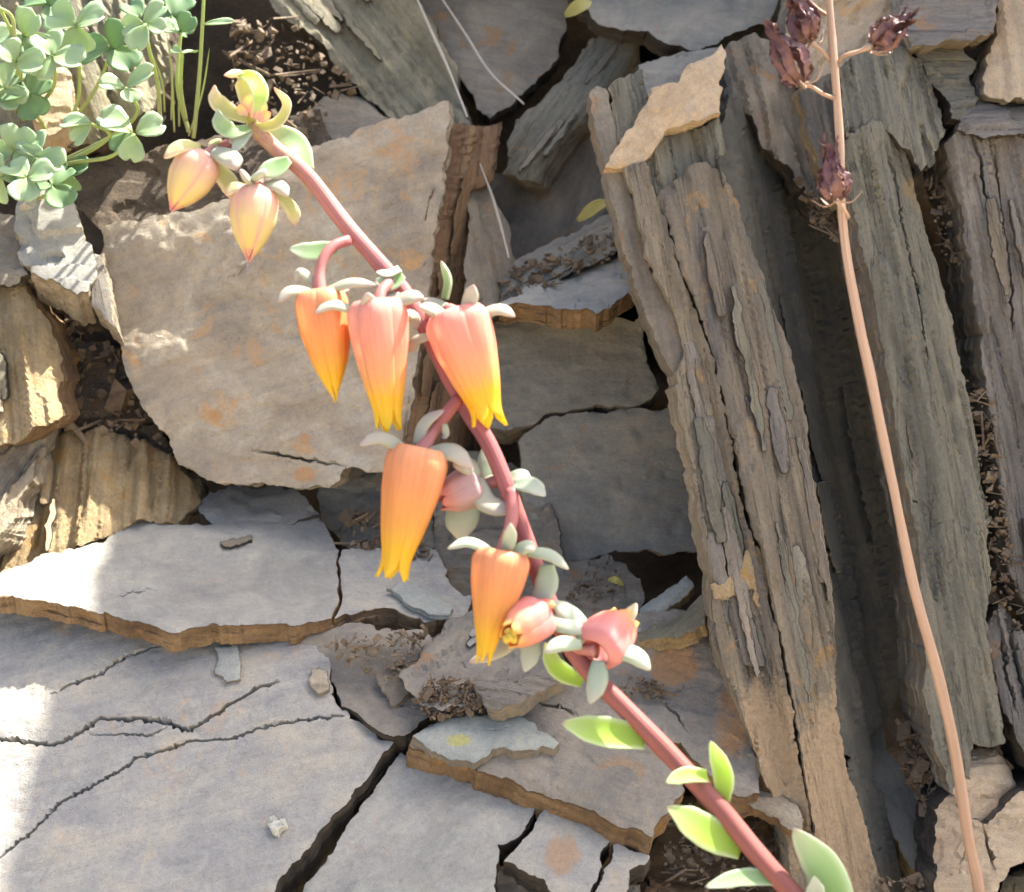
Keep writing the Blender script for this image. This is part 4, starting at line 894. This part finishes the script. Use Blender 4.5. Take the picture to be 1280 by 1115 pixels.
flower([(492, 346, .2185), (484, 356, .216), (476, 366, .2145)], (471, 376), (487, 537), .214, .2135, 82, 'open', 'petal_coral',
       [(446, 390, 393, 392, 15, -4, -10, -.002), (462, 392, 459, 366, 20, 0, 0, -.0042), (484, 384, 530, 372, 20, 4, -6, -.002), (505, 392, 522, 412, 16, 3, -6, .003), (470, 378, 500, 366, 15, 0, 0, .003)], 15, .15, 14)
flower([(536, 396, .2175), (550, 390, .216), (560, 386, .2145)], (569, 388), (614, 532), .2135, .2125, 90, 'flared', 'petal_coral',
       [(560, 398, 524, 384, 19, -2, -4, -.003), (580, 392, 592, 356, 21, 2, 0, -.0035), (600, 392, 644, 396, 16, 4, -7, -.001), (540, 420, 512, 440, 14, -6, -4, .003), (560, 384, 528, 374, 14, 0, 0, .002, 'sepal')], 16, .35, 15)
flower([(574, 498, .2155), (556, 520, .2145), (540, 542, .213)], (526, 560), (491, 724), .2115, .2105, 86, 'flared', 'petal_orange',
       [(512, 566, 449, 557, 17, -4, -14, -.002), (520, 556, 556, 512, 15, -6, -6, .001), (536, 566, 590, 586, 24, 4, -10, -.001), (540, 575, 520, 545, 14, 0, 0, .003), (556, 530, 552, 548, 9, 3, 4, .001)], 17, .6, 16)
flower([(626, 600, .2150), (612, 604, .2155)], (600, 605), (548, 624), .2155, .2145, 58, 'bell', 'petal_mauve',
       [(598, 592, 566, 580, 26, 0, -4, -.003), (592, 615, 576, 676, 40, -6, 0, .001, 'sepalg'), (606, 600, 606, 555, 18, 0, 4, .002, 'sepalg'), (596, 598, 650, 640, 26, -14, 10, -.0035), (604, 604, 642, 610, 18, 0, -6, .0)], 16, .1, 17)
flower([(640, 612, .2125), (641, 640, .2108), (637, 662, .2100)], (630, 688), (604, 829), .2095, .2085, 80, 'narrow', 'petal_orange',
       [(622, 694, 559, 686, 14, -4, -12, -.001, 'sepalg'), (630, 694, 638, 654, 17, 3, 0, -.0035, 'sepalg'), (640, 692, 668, 688, 19, 4, -6, -.003, 'sepalg'), (654, 690, 711, 712, 16, 4, -7, -.001, 'sepalg'), (600, 690, 590, 712, 10, 0, 0, .003, 'sepal')], 17, .4, 18, tipsharp=.9)
flower([(694, 766, .2120), (686, 764, .2105)], (676, 768), (636, 796), .2100, .2050, 62, 'bell', 'petal_pink',
       [(678, 770, 655, 758, 12, 0, 0, -.001, 'petal_pink'), (684, 706, 664, 764, 27, 8, 0, .000, 'sepalg'), (662, 792, 656, 840, 23, 4, 0, -.001, 'sepalg'), (660, 790, 586, 828, 20, 0, 4, .003, 'sepal'), (684, 776, 734, 792, 27, 0, -4, -.001, 'sepalg'), (668, 756, 694, 756, 17, 0, 0, -.003, 'petal_pink')], 16, .0, 19)
flower([(716, 808, .2110), (730, 812, .2095)], (744, 815), (782, 772), .2085, .2130, 72, 'bell', 'petal_pink',
       [(726, 806, 680, 816, 20, -2, -6, -.002, 'sepalg'), (748, 826, 737, 880, 24, 4, 0, -.002, 'sepalg'), (768, 814, 813, 838, 23, 4, -6, -.001, 'sepalg'), (735, 800, 686, 750, 25, 4, -4, .002, 'sepalg'), (768, 786, 796, 754, 17, 2, 2, .004, 'bract')], 16, .9, 20)
for i, (x, y, d) in enumerate([(636, 797, .2046), (640, 793, .2046), (632, 800, .2048), (641, 800, .2046), (635, 791, .2050)]):
    Cs = crom([P(x + 26, y - 20, .2085), P(x, y, d)], 6)
    tube('stamen', Cs, [.0002, .0002, .0006], M['stamen'], stalk, 7)

# leaves along the stalk
def sleaf(*a, **k): return fleshy('leaf', *a, **k)
sleaf((728, 854), (681, 803), 26, M['lime'], stalk, .2125, .2130, bend=(-8, 6), hint=(-.4, -.8, .4), thick=.3)
sleaf((806, 922), (702, 904), 40, M['lime'], stalk, .2085, .2065, bend=(0, 2), hint=(0, -.75, .65), thick=.30, concave=.45, base=.8, belly=.45)
sleaf((906, 1002), (888, 926), 27, M['lime'], stalk, .2065, .2055, bend=(6, 0), hint=(-.2, -.95, .1), thick=.4, base=.5, belly=.42)
sleaf((884, 970), (832, 978), 22, M['lime'], stalk, .2055, .2035, bend=(0, -5), hint=(0, -.6, .8), thick=.5, base=.8)
sleaf((926, 1062), (834, 1008), 44, M['lime'], stalk, .2052, .2030, bend=(2, 4), hint=(.2, -.8, .6), thick=.30, base=.6, belly=.5)
sleaf((968, 1097), (881, 1109), 23, M['leafg'], stalk, .2040, .2015, bend=(2, -6), hint=(0, -.7, .7), thick=.4, base=.9, belly=.4)
sleaf((1046, 1160), (992, 1036), 58, M['leafg'], stalk, .2045, .2030, bend=(14, -6), hint=(-.5, -.8, .3), thick=.28, base=.9, belly=.35)
sleaf((1010, 1145), (1018, 1096), 26, M['sepalg'], stalk, .2020, .2010, bend=(4, 0), hint=(0, -.9, .4), thick=.4, base=.9)
sleaf((386, 214), (326, 160), 30, M['leafg'], stalk, .2255, .2265, bend=(13, -9), hint=(.6, -.8, .15), thick=.35, belly=.5)
sleaf((362, 200), (322, 214), 26, M['leafg'], stalk, .2215, .2200, bend=(0, 4), hint=(0, -.8, .5), thick=.55, base=.4)
sleaf((420, 310), (361, 311), 25, M['leafg'], stalk, .2195, .2175, bend=(0, 4), hint=(0, -.8, .45), thick=.45, base=.7, belly=.4)
sleaf((504, 344), (468, 352), 25, M['leafg'], stalk, .2170, .2155, bend=(0, 5), hint=(0, -.8, .5), thick=.55, base=.4)
sleaf((500, 336), (470, 340), 16, M['sepal'], stalk, .2170, .2160, bend=(0, 4), hint=(0, -.4, .9), thick=.4, base=.9)
sleaf((556, 374), (551, 326), 21, M['leafg'], stalk, .2155, .2150, bend=(6, 0), hint=(-.9, -.4, .2), thick=.4, base=.9, belly=.4)
sleaf((642, 606), (682, 620), 24, M['sepalg'], stalk, .2125, .2105, bend=(2, -6), hint=(0, -.6, .8), thick=.5, base=.5)
sleaf((636, 600), (664, 598), 22, M['sepalg'], stalk, .2155, .2150, bend=(0, -4), hint=(0, -.5, .9), thick=.4, base=.9)
sleaf((706, 770), (735, 790), 22, M['sepalg'], stalk, .2135, .2140, bend=(2, -4), hint=(0, -.6, .8), thick=.4)
# curled bracts and tiny buds at the tip
def leaf_path(px, w, mat, hint, thick=.35, **kw):
    Cl = crom([P(*p) for p in px], 20); W_ = w * pxw(px[0][2]); V, F, uv = leaf_geo(Cl, W_, W_ * thick, hint, **kw)
    return part('leaf', V, F, mat, stalk, uv=uv, origin=Cl[0])
leaf_path([(316, 156, .2245), (312, 122, .2240), (302, 92, .2230), (280, 94, .2215)], 30, M['bract'], (-.2, -.2, .95), .45, base=.5, belly=.55)
leaf_path([(300, 92, .2222), (316, 98, .2208), (325, 118, .2202), (318, 142, .2205)], 24, M['lime'], (.5, -.8, .3), .4, base=.4, belly=.55)
leaf_path([(308, 150, .2230), (288, 140, .2222), (270, 124, .2215), (268, 106, .2215)], 22, M['bract'], (-.5, -.6, .6), .4, base=.5, belly=.6)
leaf_path([(312, 160, .2225), (292, 164, .2212), (276, 154, .2205), (272, 136, .2205)], 22, M['leafg'], (-.3, -.8, .5), .4, base=.5, belly=.6)
leaf_path([(318, 160, .2240), (346, 154, .2235), (359, 130, .2230), (342, 109, .2225)], 16, M['bract'], (-.5, -.8, .2), .5, base=.7, belly=.45)
leaf_path([(312, 164, .2225), (300, 178, .2215), (290, 190, .2212)], 15, M['sepalg'], (0, -.8, .6), .5, base=.7)
for a in [((322, 150), (332, 126), 15), ((318, 148), (322, 122), 14), ((326, 150), (338, 140), 13), ((306, 146), (298, 130), 14), ((308, 140), (312, 118), 15)]:
    sleaf(a[0], a[1], a[2], M['petal_bud'], stalk, .2230, .2222, hint=(0, -.9, .3), thick=.8, base=.7)

# ------------------------------------------------------------------ the dry stalk
dry_px = [(1246, 1290, .2190), (1240, 1220, .2260), (1228, 1150, .2305), (1222, 1100, .231), (1209, 1040, .230), (1192, 930, .2285), (1165, 815, .227), (1140, 725, .2265), (1115, 600, .226), (1090, 480, .2255), (1066, 365, .225), (1053, 275, .2245), (1050, 180, .2235), (1043, 80, .2225), (1037, 10, .222), (1030, -60, .2215), (1020, -170, .221), (1006, -270, .2205)]
C = crom([P(*p) for p in dry_px], 110)
dry = empty('dry_flower_stalk', C[0], 'thin dry tan stalk with shrivelled maroon flowers leaning on the upright beds', 'dry stalk')
tube('stem', C, [r(16, .23), r(15.5, .23), r(14.5, .23), r(13, .23), r(12, .23), r(12, .23), r(11.5, .23), r(10, .23), r(9, .23), r(7, .23), r(3, .23)], M['dry'], dry, 12, .30)
def shrivelled(ped, base, tip, d, W, seed):
    rng = random.Random(seed)
    B = P(base[0], base[1], d); T = P(tip[0], tip[1], d - .001); ax = T - B; L = np.linalg.norm(ax); ax /= L
    Cp = crom([P(x, y, dd) for x, y, dd in ped] + [B], 16)
    V, F, uv = tube_geo(Cp, [r(6, d), r(5, d), r(5, d), r(9, d)], 8, .3, seed)
    f = part('dried_flower', V, F, M['dry'], dry, uv=uv, origin=B)
    e1 = np.cross(ax, (.3, 1, .2)); e1 /= np.linalg.norm(e1); e2 = np.cross(ax, e1)
    for k in range(7):
        ph = k * 2 * math.pi / 7 + rng.uniform(-.3, .3); o = np.cos(ph) * e1 + np.sin(ph) * e2
        w = W * pxw(d); lk = L * rng.uniform(.65, 1.3)
        tw = rng.uniform(-.5, .5)
        pts = [B + o * w * .12, B + ax * lk * .22 + o * w * .46, B + ax * lk * .5 + (o + tw * np.cross(ax, o)) * w * rng.uniform(.28, .45), B + ax * lk * .78 + o * w * rng.uniform(.05, .25), B + ax * lk + o * w * rng.uniform(-.1, .5)]
        Cc = crom(pts, 20); Cc += fbm(np.cumsum(np.ones((20, 3)) * .9, 0) + seed + k * 5, seed, 2)[:, None] * o * w * .10
        V, F, uv = leaf_geo(Cc, w * rng.uniform(.28, .46), w * .06, o, concave=1.2, base=.7, belly=.35, seg=10)
        V = V + (fbm(V * 2600, seed + k, 3) * w * .07)[:, None] * o
        part('dried_petal', V, F, M['dryflower'], f, uv=uv, origin=B)
    for k in range(3):
        ph = rng.uniform(0, 6.28); o = np.cos(ph) * e1 + np.sin(ph) * e2
        Cc = crom([B, B - ax * L * .08 + o * W * pxw(d) * .4, B + ax * L * .1 + o * W * pxw(d) * .8], 10)
        V, F, uv = leaf_geo(Cc, r(9, d), r(4, d), ax, base=.8, seg=8); part('dried_sepal', V, F, M['dry'], f, uv=uv, origin=B)
shrivelled([(1044, 82, .2235), (1030, 66, .2220)], (1014, 52), (986, -14), .2215, 40, 3)
shrivelled([(1047, 124, .2230), (1030, 118, .2215), (1014, 108, .2205)], (1004, 104), (964, 40), .2200, 42, 4)
shrivelled([(1047, 80, .2230), (1055, 70, .2215), (1075, 64, .2205)], (1090, 57), (1138, 22), .2200, 40, 5)
shrivelled([(1060, 272, .2210), (1055, 262, .2195)], (1046, 250), (1036, 184), .2190, 42, 6)
shrivelled([(1032, 18, .2245), (1018, 8, .2235)], (1006, -4), (985, -50), .2225, 36, 7)

# ------------------------------------------------------------------ clover
def leaflet(parent, b, t, w, mat, d, dd=-.002, hint=(0, -.6, .8), notch=.13):
    B = P(b[0], b[1], d); T = P(t[0], t[1], d + dd); ax = T - B; L = np.linalg.norm(ax); ax /= L
    sd = np.cross(ax, hint); sd /= np.linalg.norm(sd); nn = np.cross(sd, ax); W = w * pxw(d) / 2
    nu, nv = 9, 11; u = np.linspace(-1, 1, nu); v = np.linspace(0, 1, nv); U, Vv = np.meshgrid(u, v)
    wid = np.interp(Vv, [0, .1, .3, .6, .8, .93, 1], [.06, .30, .70, 1.0, .98, .72, .42])
    x = U * wid * W; y = Vv * L * (1 - notch * np.exp(-(U / .35) ** 2) * Vv ** 3)
    z = W * (.34 * np.abs(U) * wid - .12 * Vv ** 2 * 1.5) + W * .05 * np.sin(U * 5 + Vv * 4)
    top = B + y[..., None] * ax + x[..., None] * sd + z[..., None] * nn; bot = top - nn * .00016
    V = np.concatenate([top.reshape(-1, 3), bot.reshape(-1, 3)]); n0 = nu * nv; F = []
    for i in range(nv - 1):
        for j in range(nu - 1):
            a_, b_, c_, d_ = i * nu + j, i * nu + j + 1, (i + 1) * nu + j + 1, (i + 1) * nu + j
            F.append([a_, b_, c_, d_]); F.append([n0 + d_, n0 + c_, n0 + b_, n0 + a_])
    rim = [j for j in range(nu)] + [i * nu + nu - 1 for i in range(1, nv)] + [(nv - 1) * nu + j for j in range(nu - 2, -1, -1)] + [i * nu for i in range(nv - 2, 0, -1)]
    for p_, q_ in zip(rim, rim[1:] + rim[:1]): F.append([q_, p_, n0 + p_, n0 + q_])
    uv = np.stack([np.tile((U.ravel() + 1) / 2, 2), np.tile(Vv.ravel(), 2)], 1)
    part('leaflet', V, F, mat, parent, uv=uv, origin=B)

def clover(label, root, droot, leaves, stems, mat='clover'):
    """leaves: (bx, by, tx, ty, width, d[, mat]); stems: list of pixel paths (x, y, d)"""
    e = empty('clover_plant', P(root[0], root[1], droot), label, 'clover', 'clover plants in the corner of the bank')
    for st in stems:
        Cs = crom([P(*p) for p in st], 22); tube('stem', Cs, [r(st_w, .28) for st_w in (6, 5, 4.5, 4)], M['cloverstem'], e, 8, .1)
    rng = random.Random(seed_of(label))
    for lf in leaves:
        b, t, w, d = lf[:2], lf[2:4], lf[4], lf[5]
        h = (rng.uniform(-.35, .35), rng.uniform(-.9, -.35), rng.uniform(.45, .9))
        leaflet(e, b, t, w, M[lf[6]] if len(lf) > 6 else M[mat], d, rng.uniform(-.003, .003), h)
    return e

def trefoil(cx, cy, rr, d, a0=90, mat='clover', sq=.85, asq=1.0):
    rr = rr * 1.12
    return [(cx, cy, cx + rr * math.cos(math.radians(a0 + k * 120)) * asq, cy - rr * sq * math.sin(math.radians(a0 + k * 120)), rr * 1.2, d, mat) for k in range(3)]

clover('sprawling clover with three pale sunlit leaves nearest the flower tip', (60, 210), .292,
       [(156, 110, 124, 102, 34, .272), (158, 107, 191, 86, 31, .272), (156, 111, 168, 126, 30, .271), (114, 154, 76, 152, 32, .270), (114, 155, 90, 178, 26, .270),
        (166, 166, 124, 142, 46, .276), (170, 166, 205, 152, 38, .271), (168, 168, 162, 202, 34, .270), (166, 166, 140, 188, 30, .277, 'cloverd')],
       [[(60, 210, .290), (100, 202, .282), (140, 195, .276), (168, 168, .273)], [(60, 210, .290), (110, 190, .282), (138, 168, .276), (114, 155, .272)], [(60, 210, .290), (140, 170, .284), (172, 140, .278), (157, 110, .273)]])
clover('clover with a cupped bright edged leaf above the sprawling clover', (200, 150), .292,
       [(180, 28, 206, 4, 30, .276), (178, 28, 152, 34, 28, .276), (182, 30, 168, 62, 34, .273), (184, 30, 206, 36, 26, .274), (176, 22, 160, 2, 32, .282, 'cloverd')],
       [[(200, 150, .291), (197, 105, .285), (186, 60, .278), (181, 30, .276)]])
clover('tall thin stemmed clover with narrow edge on leaflets right of the others', (242, 172), .296,
       [(254, 30, 291, 26, 13, .283), (228, 66, 214, 60, 12, .284), (228, 66, 246, 63, 14, .284), (226, 40, 200, 32, 34, .292, 'cloverd'), (226, 40, 240, 18, 30, .292, 'cloverd')],
       [[(242, 172, .295), (249, 95, .288), (253, 30, .284), (256, -30, .282)], [(232, 150, .296), (226, 110, .29), (228, 66, .285)], [(236, 165, .297), (222, 110, .294), (226, 40, .292)]])
clover('low clover clump over the grey upright stone at the left', (40, 250), .292,
       trefoil(18, 188, 34, .277, 80) + trefoil(44, 196, 32, .275, 100) + trefoil(34, 222, 30, .272, 20) + trefoil(66, 232, 30, .280, 60, 'cloverd') + trefoil(2, 222, 30, .276, 10) + trefoil(86, 216, 24, .284, 30, 'cloverd'),
       [[(40, 252, .291), (25, 220, .283), (18, 188, .278)], [(40, 252, .291), (46, 225, .282), (44, 196, .276)], [(40, 252, .291), (66, 240, .284), (66, 232, .281)]])
clover('leafy clover in the top left corner with a tiny yellow green bud', (30, 150), .295,
       trefoil(95, 32, 36, .280, 30) + trefoil(30, 45, 34, .278, 70) + trefoil(66, 70, 34, .277, 110) + trefoil(20, 78, 30, .276, 0) + trefoil(60, 5, 32, .284, 60, 'cloverd'),
       [[(30, 150, .294), (60, 90, .285), (95, 34, .281)], [(30, 150, .294), (26, 100, .285), (30, 45, .279)], [(30, 150, .294), (66, 110, .283), (66, 70, .278)], [(20, 140, .294), (20, 60, .28), (-8, -6, .272)], [(18, 50, .276), (14, 20, .274), (-10, 6, .272)]])
clover('shaded clover deep behind the sunlit leaves', (70, 180), .298,
       trefoil(36, 118, 32, .284, 50, 'cloverd') + trefoil(140, 60, 34, .290, 70, 'cloverd') + trefoil(215, 20, 32, .294, 70, 'cloverd') + trefoil(4, 110, 30, .284, 70),
       [[(70, 180, .298), (50, 150, .29), (36, 118, .285)], [(70, 180, .298), (120, 110, .294), (140, 60, .291)], [(70, 180, .298), (96, 130, .292), (100, 80, .289)]])
for i, (x0, y0, x1, y1, bx) in enumerate([(214, 150, 208, 40, 4), (224, 158, 230, 70, -3), (206, 140, 190, 66, 5), (236, 170, 262, 60, 4), (218, 165, 215, 90, 0)]):
    Cs = crom([P(x0, y0, .298), P((x0 + x1) / 2 + bx, (y0 + y1) / 2, .294), P(x1, y1, .291)], 16)
    V, F, uv = leaf_geo(Cs, r(5.5, .29), r(2.5, .29), (0, -1, .2), base=.9, belly=.3, seg=8)
    o = mesh_obj('grass_blade', V, F, M['cloverstem'], origin=Cs[0], uv=uv)
    set_props(o, ['slim grass blade between the cupped clover and the tall thin clover', 'short upright grass blade beside the tall thin clover stem', 'grass blade leaning against the cupped clover stem', 'long grass blade leaning out past the tall thin clover', 'shortest grass blade in the tuft behind the clover stems'][i], 'grass', 'grass blades behind the clover')

# ------------------------------------------------------------------ straws, fallen leaves, litter
for lab, pts in [('long pale dry straw crossing the streaked slab down to the rust brown edge', [(505, -40, .303), (535, 30, .301), (560, 85, .299), (584, 146, .297)]),
                 ('thin yellowish dry straw lying across the rounded grey slab', [(540, -20, .316), (580, 40, .314), (612, 90, .312), (655, 130, .310)]),
                 ('thin pale dry straw hanging beside the grey slate strip', [(600, 205, .300), (615, 245, .298), (628, 290, .296), (636, 322, .295)])]:
    Cs = crom([P(*p) for p in pts], 30); V, F, uv = tube_geo(Cs, [r(2.4, .3), r(3.8, .3), r(2.6, .3)], 7, .3, 5)
    o = mesh_obj('dry_straw', V, F, M['straw'], origin=Cs[-1], uv=uv); set_props(o, lab, 'straw')
for lab, p0, p1, w, d in [('small fallen yellow green leaf at the splintered dark layers', (722, 276), (762, 250), 18, .298), ('fallen olive yellow leaf on the blue grey slab at the top', (706, 20), (740, 2), 20, .308),
                          ('tiny amber husk lying on the flat litter strewn stone', (760, 724), (780, 732), 9, .2745)]:
    Cs = crom([P(*p0, d), P((p0[0] + p1[0]) / 2, (p0[1] + p1[1]) / 2 - 3, d - .001), P(*p1, d)], 14)
    V, F, uv = leaf_geo(Cs, w * pxw(d), w * pxw(d) * .12, (0, -.8, .6), base=.3, belly=.5, seg=10, concave=.6)
    o = mesh_obj('fallen_leaf', V, F, M['yellowleaf'], origin=Cs[0], uv=uv); set_props(o, lab, 'leaf')

def litter(regions, seed=5):
    """crumbs, bits of bark and rootlets lying in the joints: nobody could count them"""
    rng = random.Random(seed); Vs = []; Fs = []; n = 0
    for poly, pl, cnt, size in regions:
        poly = np.array(poly, float); lo, hi = poly.min(0), poly.max(0); df = plane_fn(pl); got = 0
        while got < cnt:
            p = np.array([[rng.uniform(lo[0], hi[0]), rng.uniform(lo[1], hi[1])]])
            if not inside(p, poly)[0]: continue
            got += 1
            d = df(p)[0] - rng.uniform(0, .0012); c = P(p[0, 0], p[0, 1], d); sz = size * pxw(d) * math.exp(rng.gauss(0, .5))
            a = Vector((rng.gauss(0, 1), rng.gauss(0, 1), rng.gauss(0, .6))).normalized(); b = Vector((rng.gauss(0, 1), rng.gauss(0, 1), rng.gauss(0, 1)))
            b = (b - a * b.dot(a)).normalized(); e = a.cross(b)
            k = rng.random()
            l, w, t = (sz * 2.8, sz * .16, sz * .16) if k < .18 else ((sz, sz * .6, sz * .12) if k < .6 else (sz * .6, sz * .5, sz * .4))
            A, Bb, E_ = np.array(a) * l, np.array(b) * w, np.array(e) * t
            pts = [c + sx * A * rng.uniform(.6, 1.1) + sy * Bb * rng.uniform(.5, 1.1) + sz_ * E_ * rng.uniform(.6, 1.1) for sx in (-.5, .5) for sy in (-.5, .5) for sz_ in (-.5, .5)]
            Vs += pts; Fs += [[n + i for i in f] for f in ([0, 1, 3, 2], [4, 6, 7, 5], [0, 4, 5, 1], [2, 3, 7, 6], [0, 2, 6, 4], [1, 5, 7, 3])]; n += 8
    Vs = np.array(Vs); o = mesh_obj('litter', Vs, Fs, M['litter'], origin=Vs[0], smooth=False, attr=Vs * 100)
    set_props(o, 'brown crumbs and rootlets of plant litter in the joints of the slate', 'litter', kind='stuff')
litter([
    ([(70, 380), (120, 390), (190, 520), (215, 575), (110, 540), (72, 530)], [(70, 380, .2975), (190, 515, .2935), (70, 550, .2895)], 160, 9),
    ([(290, 30), (360, 20), (450, 110), (380, 180), (290, 130)], [(290, 30, .310), (450, 110, .308), (290, 180, .302)], 220, 9),
    ([(405, 800), (540, 780), (520, 840), (480, 850), (410, 820)], [(400, 800, .2635), (540, 800, .2635), (450, 850, .259)], 160, 6),
    ([(525, 862), (545, 846), (590, 846), (605, 890), (540, 900), (510, 882)], [(500, 870, .2535), (600, 870, .2525), (540, 900, .2515)], 260, 6),
    ([(430, 640), (520, 640), (540, 700), (440, 690)], [(430, 640, .292), (540, 640, .292), (440, 700, .286)], 120, 10),
    ([(600, 385), (640, 335), (770, 280), (785, 320), (640, 375)], [(600, 385, .2945), (780, 270, .302), (780, 320, .294)], 170, 8),
    ([(1205, 470), (1240, 500), (1260, 640), (1285, 760), (1285, 800), (1240, 770), (1236, 700), (1222, 560)], [(1205, 470, .268), (1285, 500, .266), (1240, 780, .260)], 220, 8),
    ([(1120, 900), (1160, 930), (1200, 1020), (1180, 1060), (1140, 980)], [(1120, 900, .262), (1200, 920, .260), (1170, 1060, .249)], 200, 9),
    ([(700, 720), (760, 700), (790, 740), (740, 770), (700, 760)], [(690, 745, .2745), (820, 740, .2745), (760, 690, .2885)], 60, 6),
    ([(770, 845), (830, 850), (830, 875), (780, 870)], [(770, 845, .2600), (830, 845, .2600), (800, 875, .2565)], 60, 6),
    ([(840, 1000), (920, 1000), (1000, 1060), (1000, 1115), (820, 1115), (830, 1050)], [(840, 1000, .258), (1000, 1040, .255), (840, 1115, .248)], 200, 9),
    ([(990, 215), (1050, 270), (1055, 310), (1020, 290)], [(990, 215, .283), (1055, 270, .281), (1020, 310, .280)], 70, 8),
    ([(1090, 1100), (1150, 1095), (1180, 1130), (1090, 1130)], [(1090, 1100, .244), (1180, 1100, .244), (1120, 1130, .241)], 70, 7),
    ([(1150, 190), (1200, 250), (1205, 330), (1180, 330)], [(1150, 190, .283), (1205, 250, .281), (1190, 330, .278)], 120, 7),
])
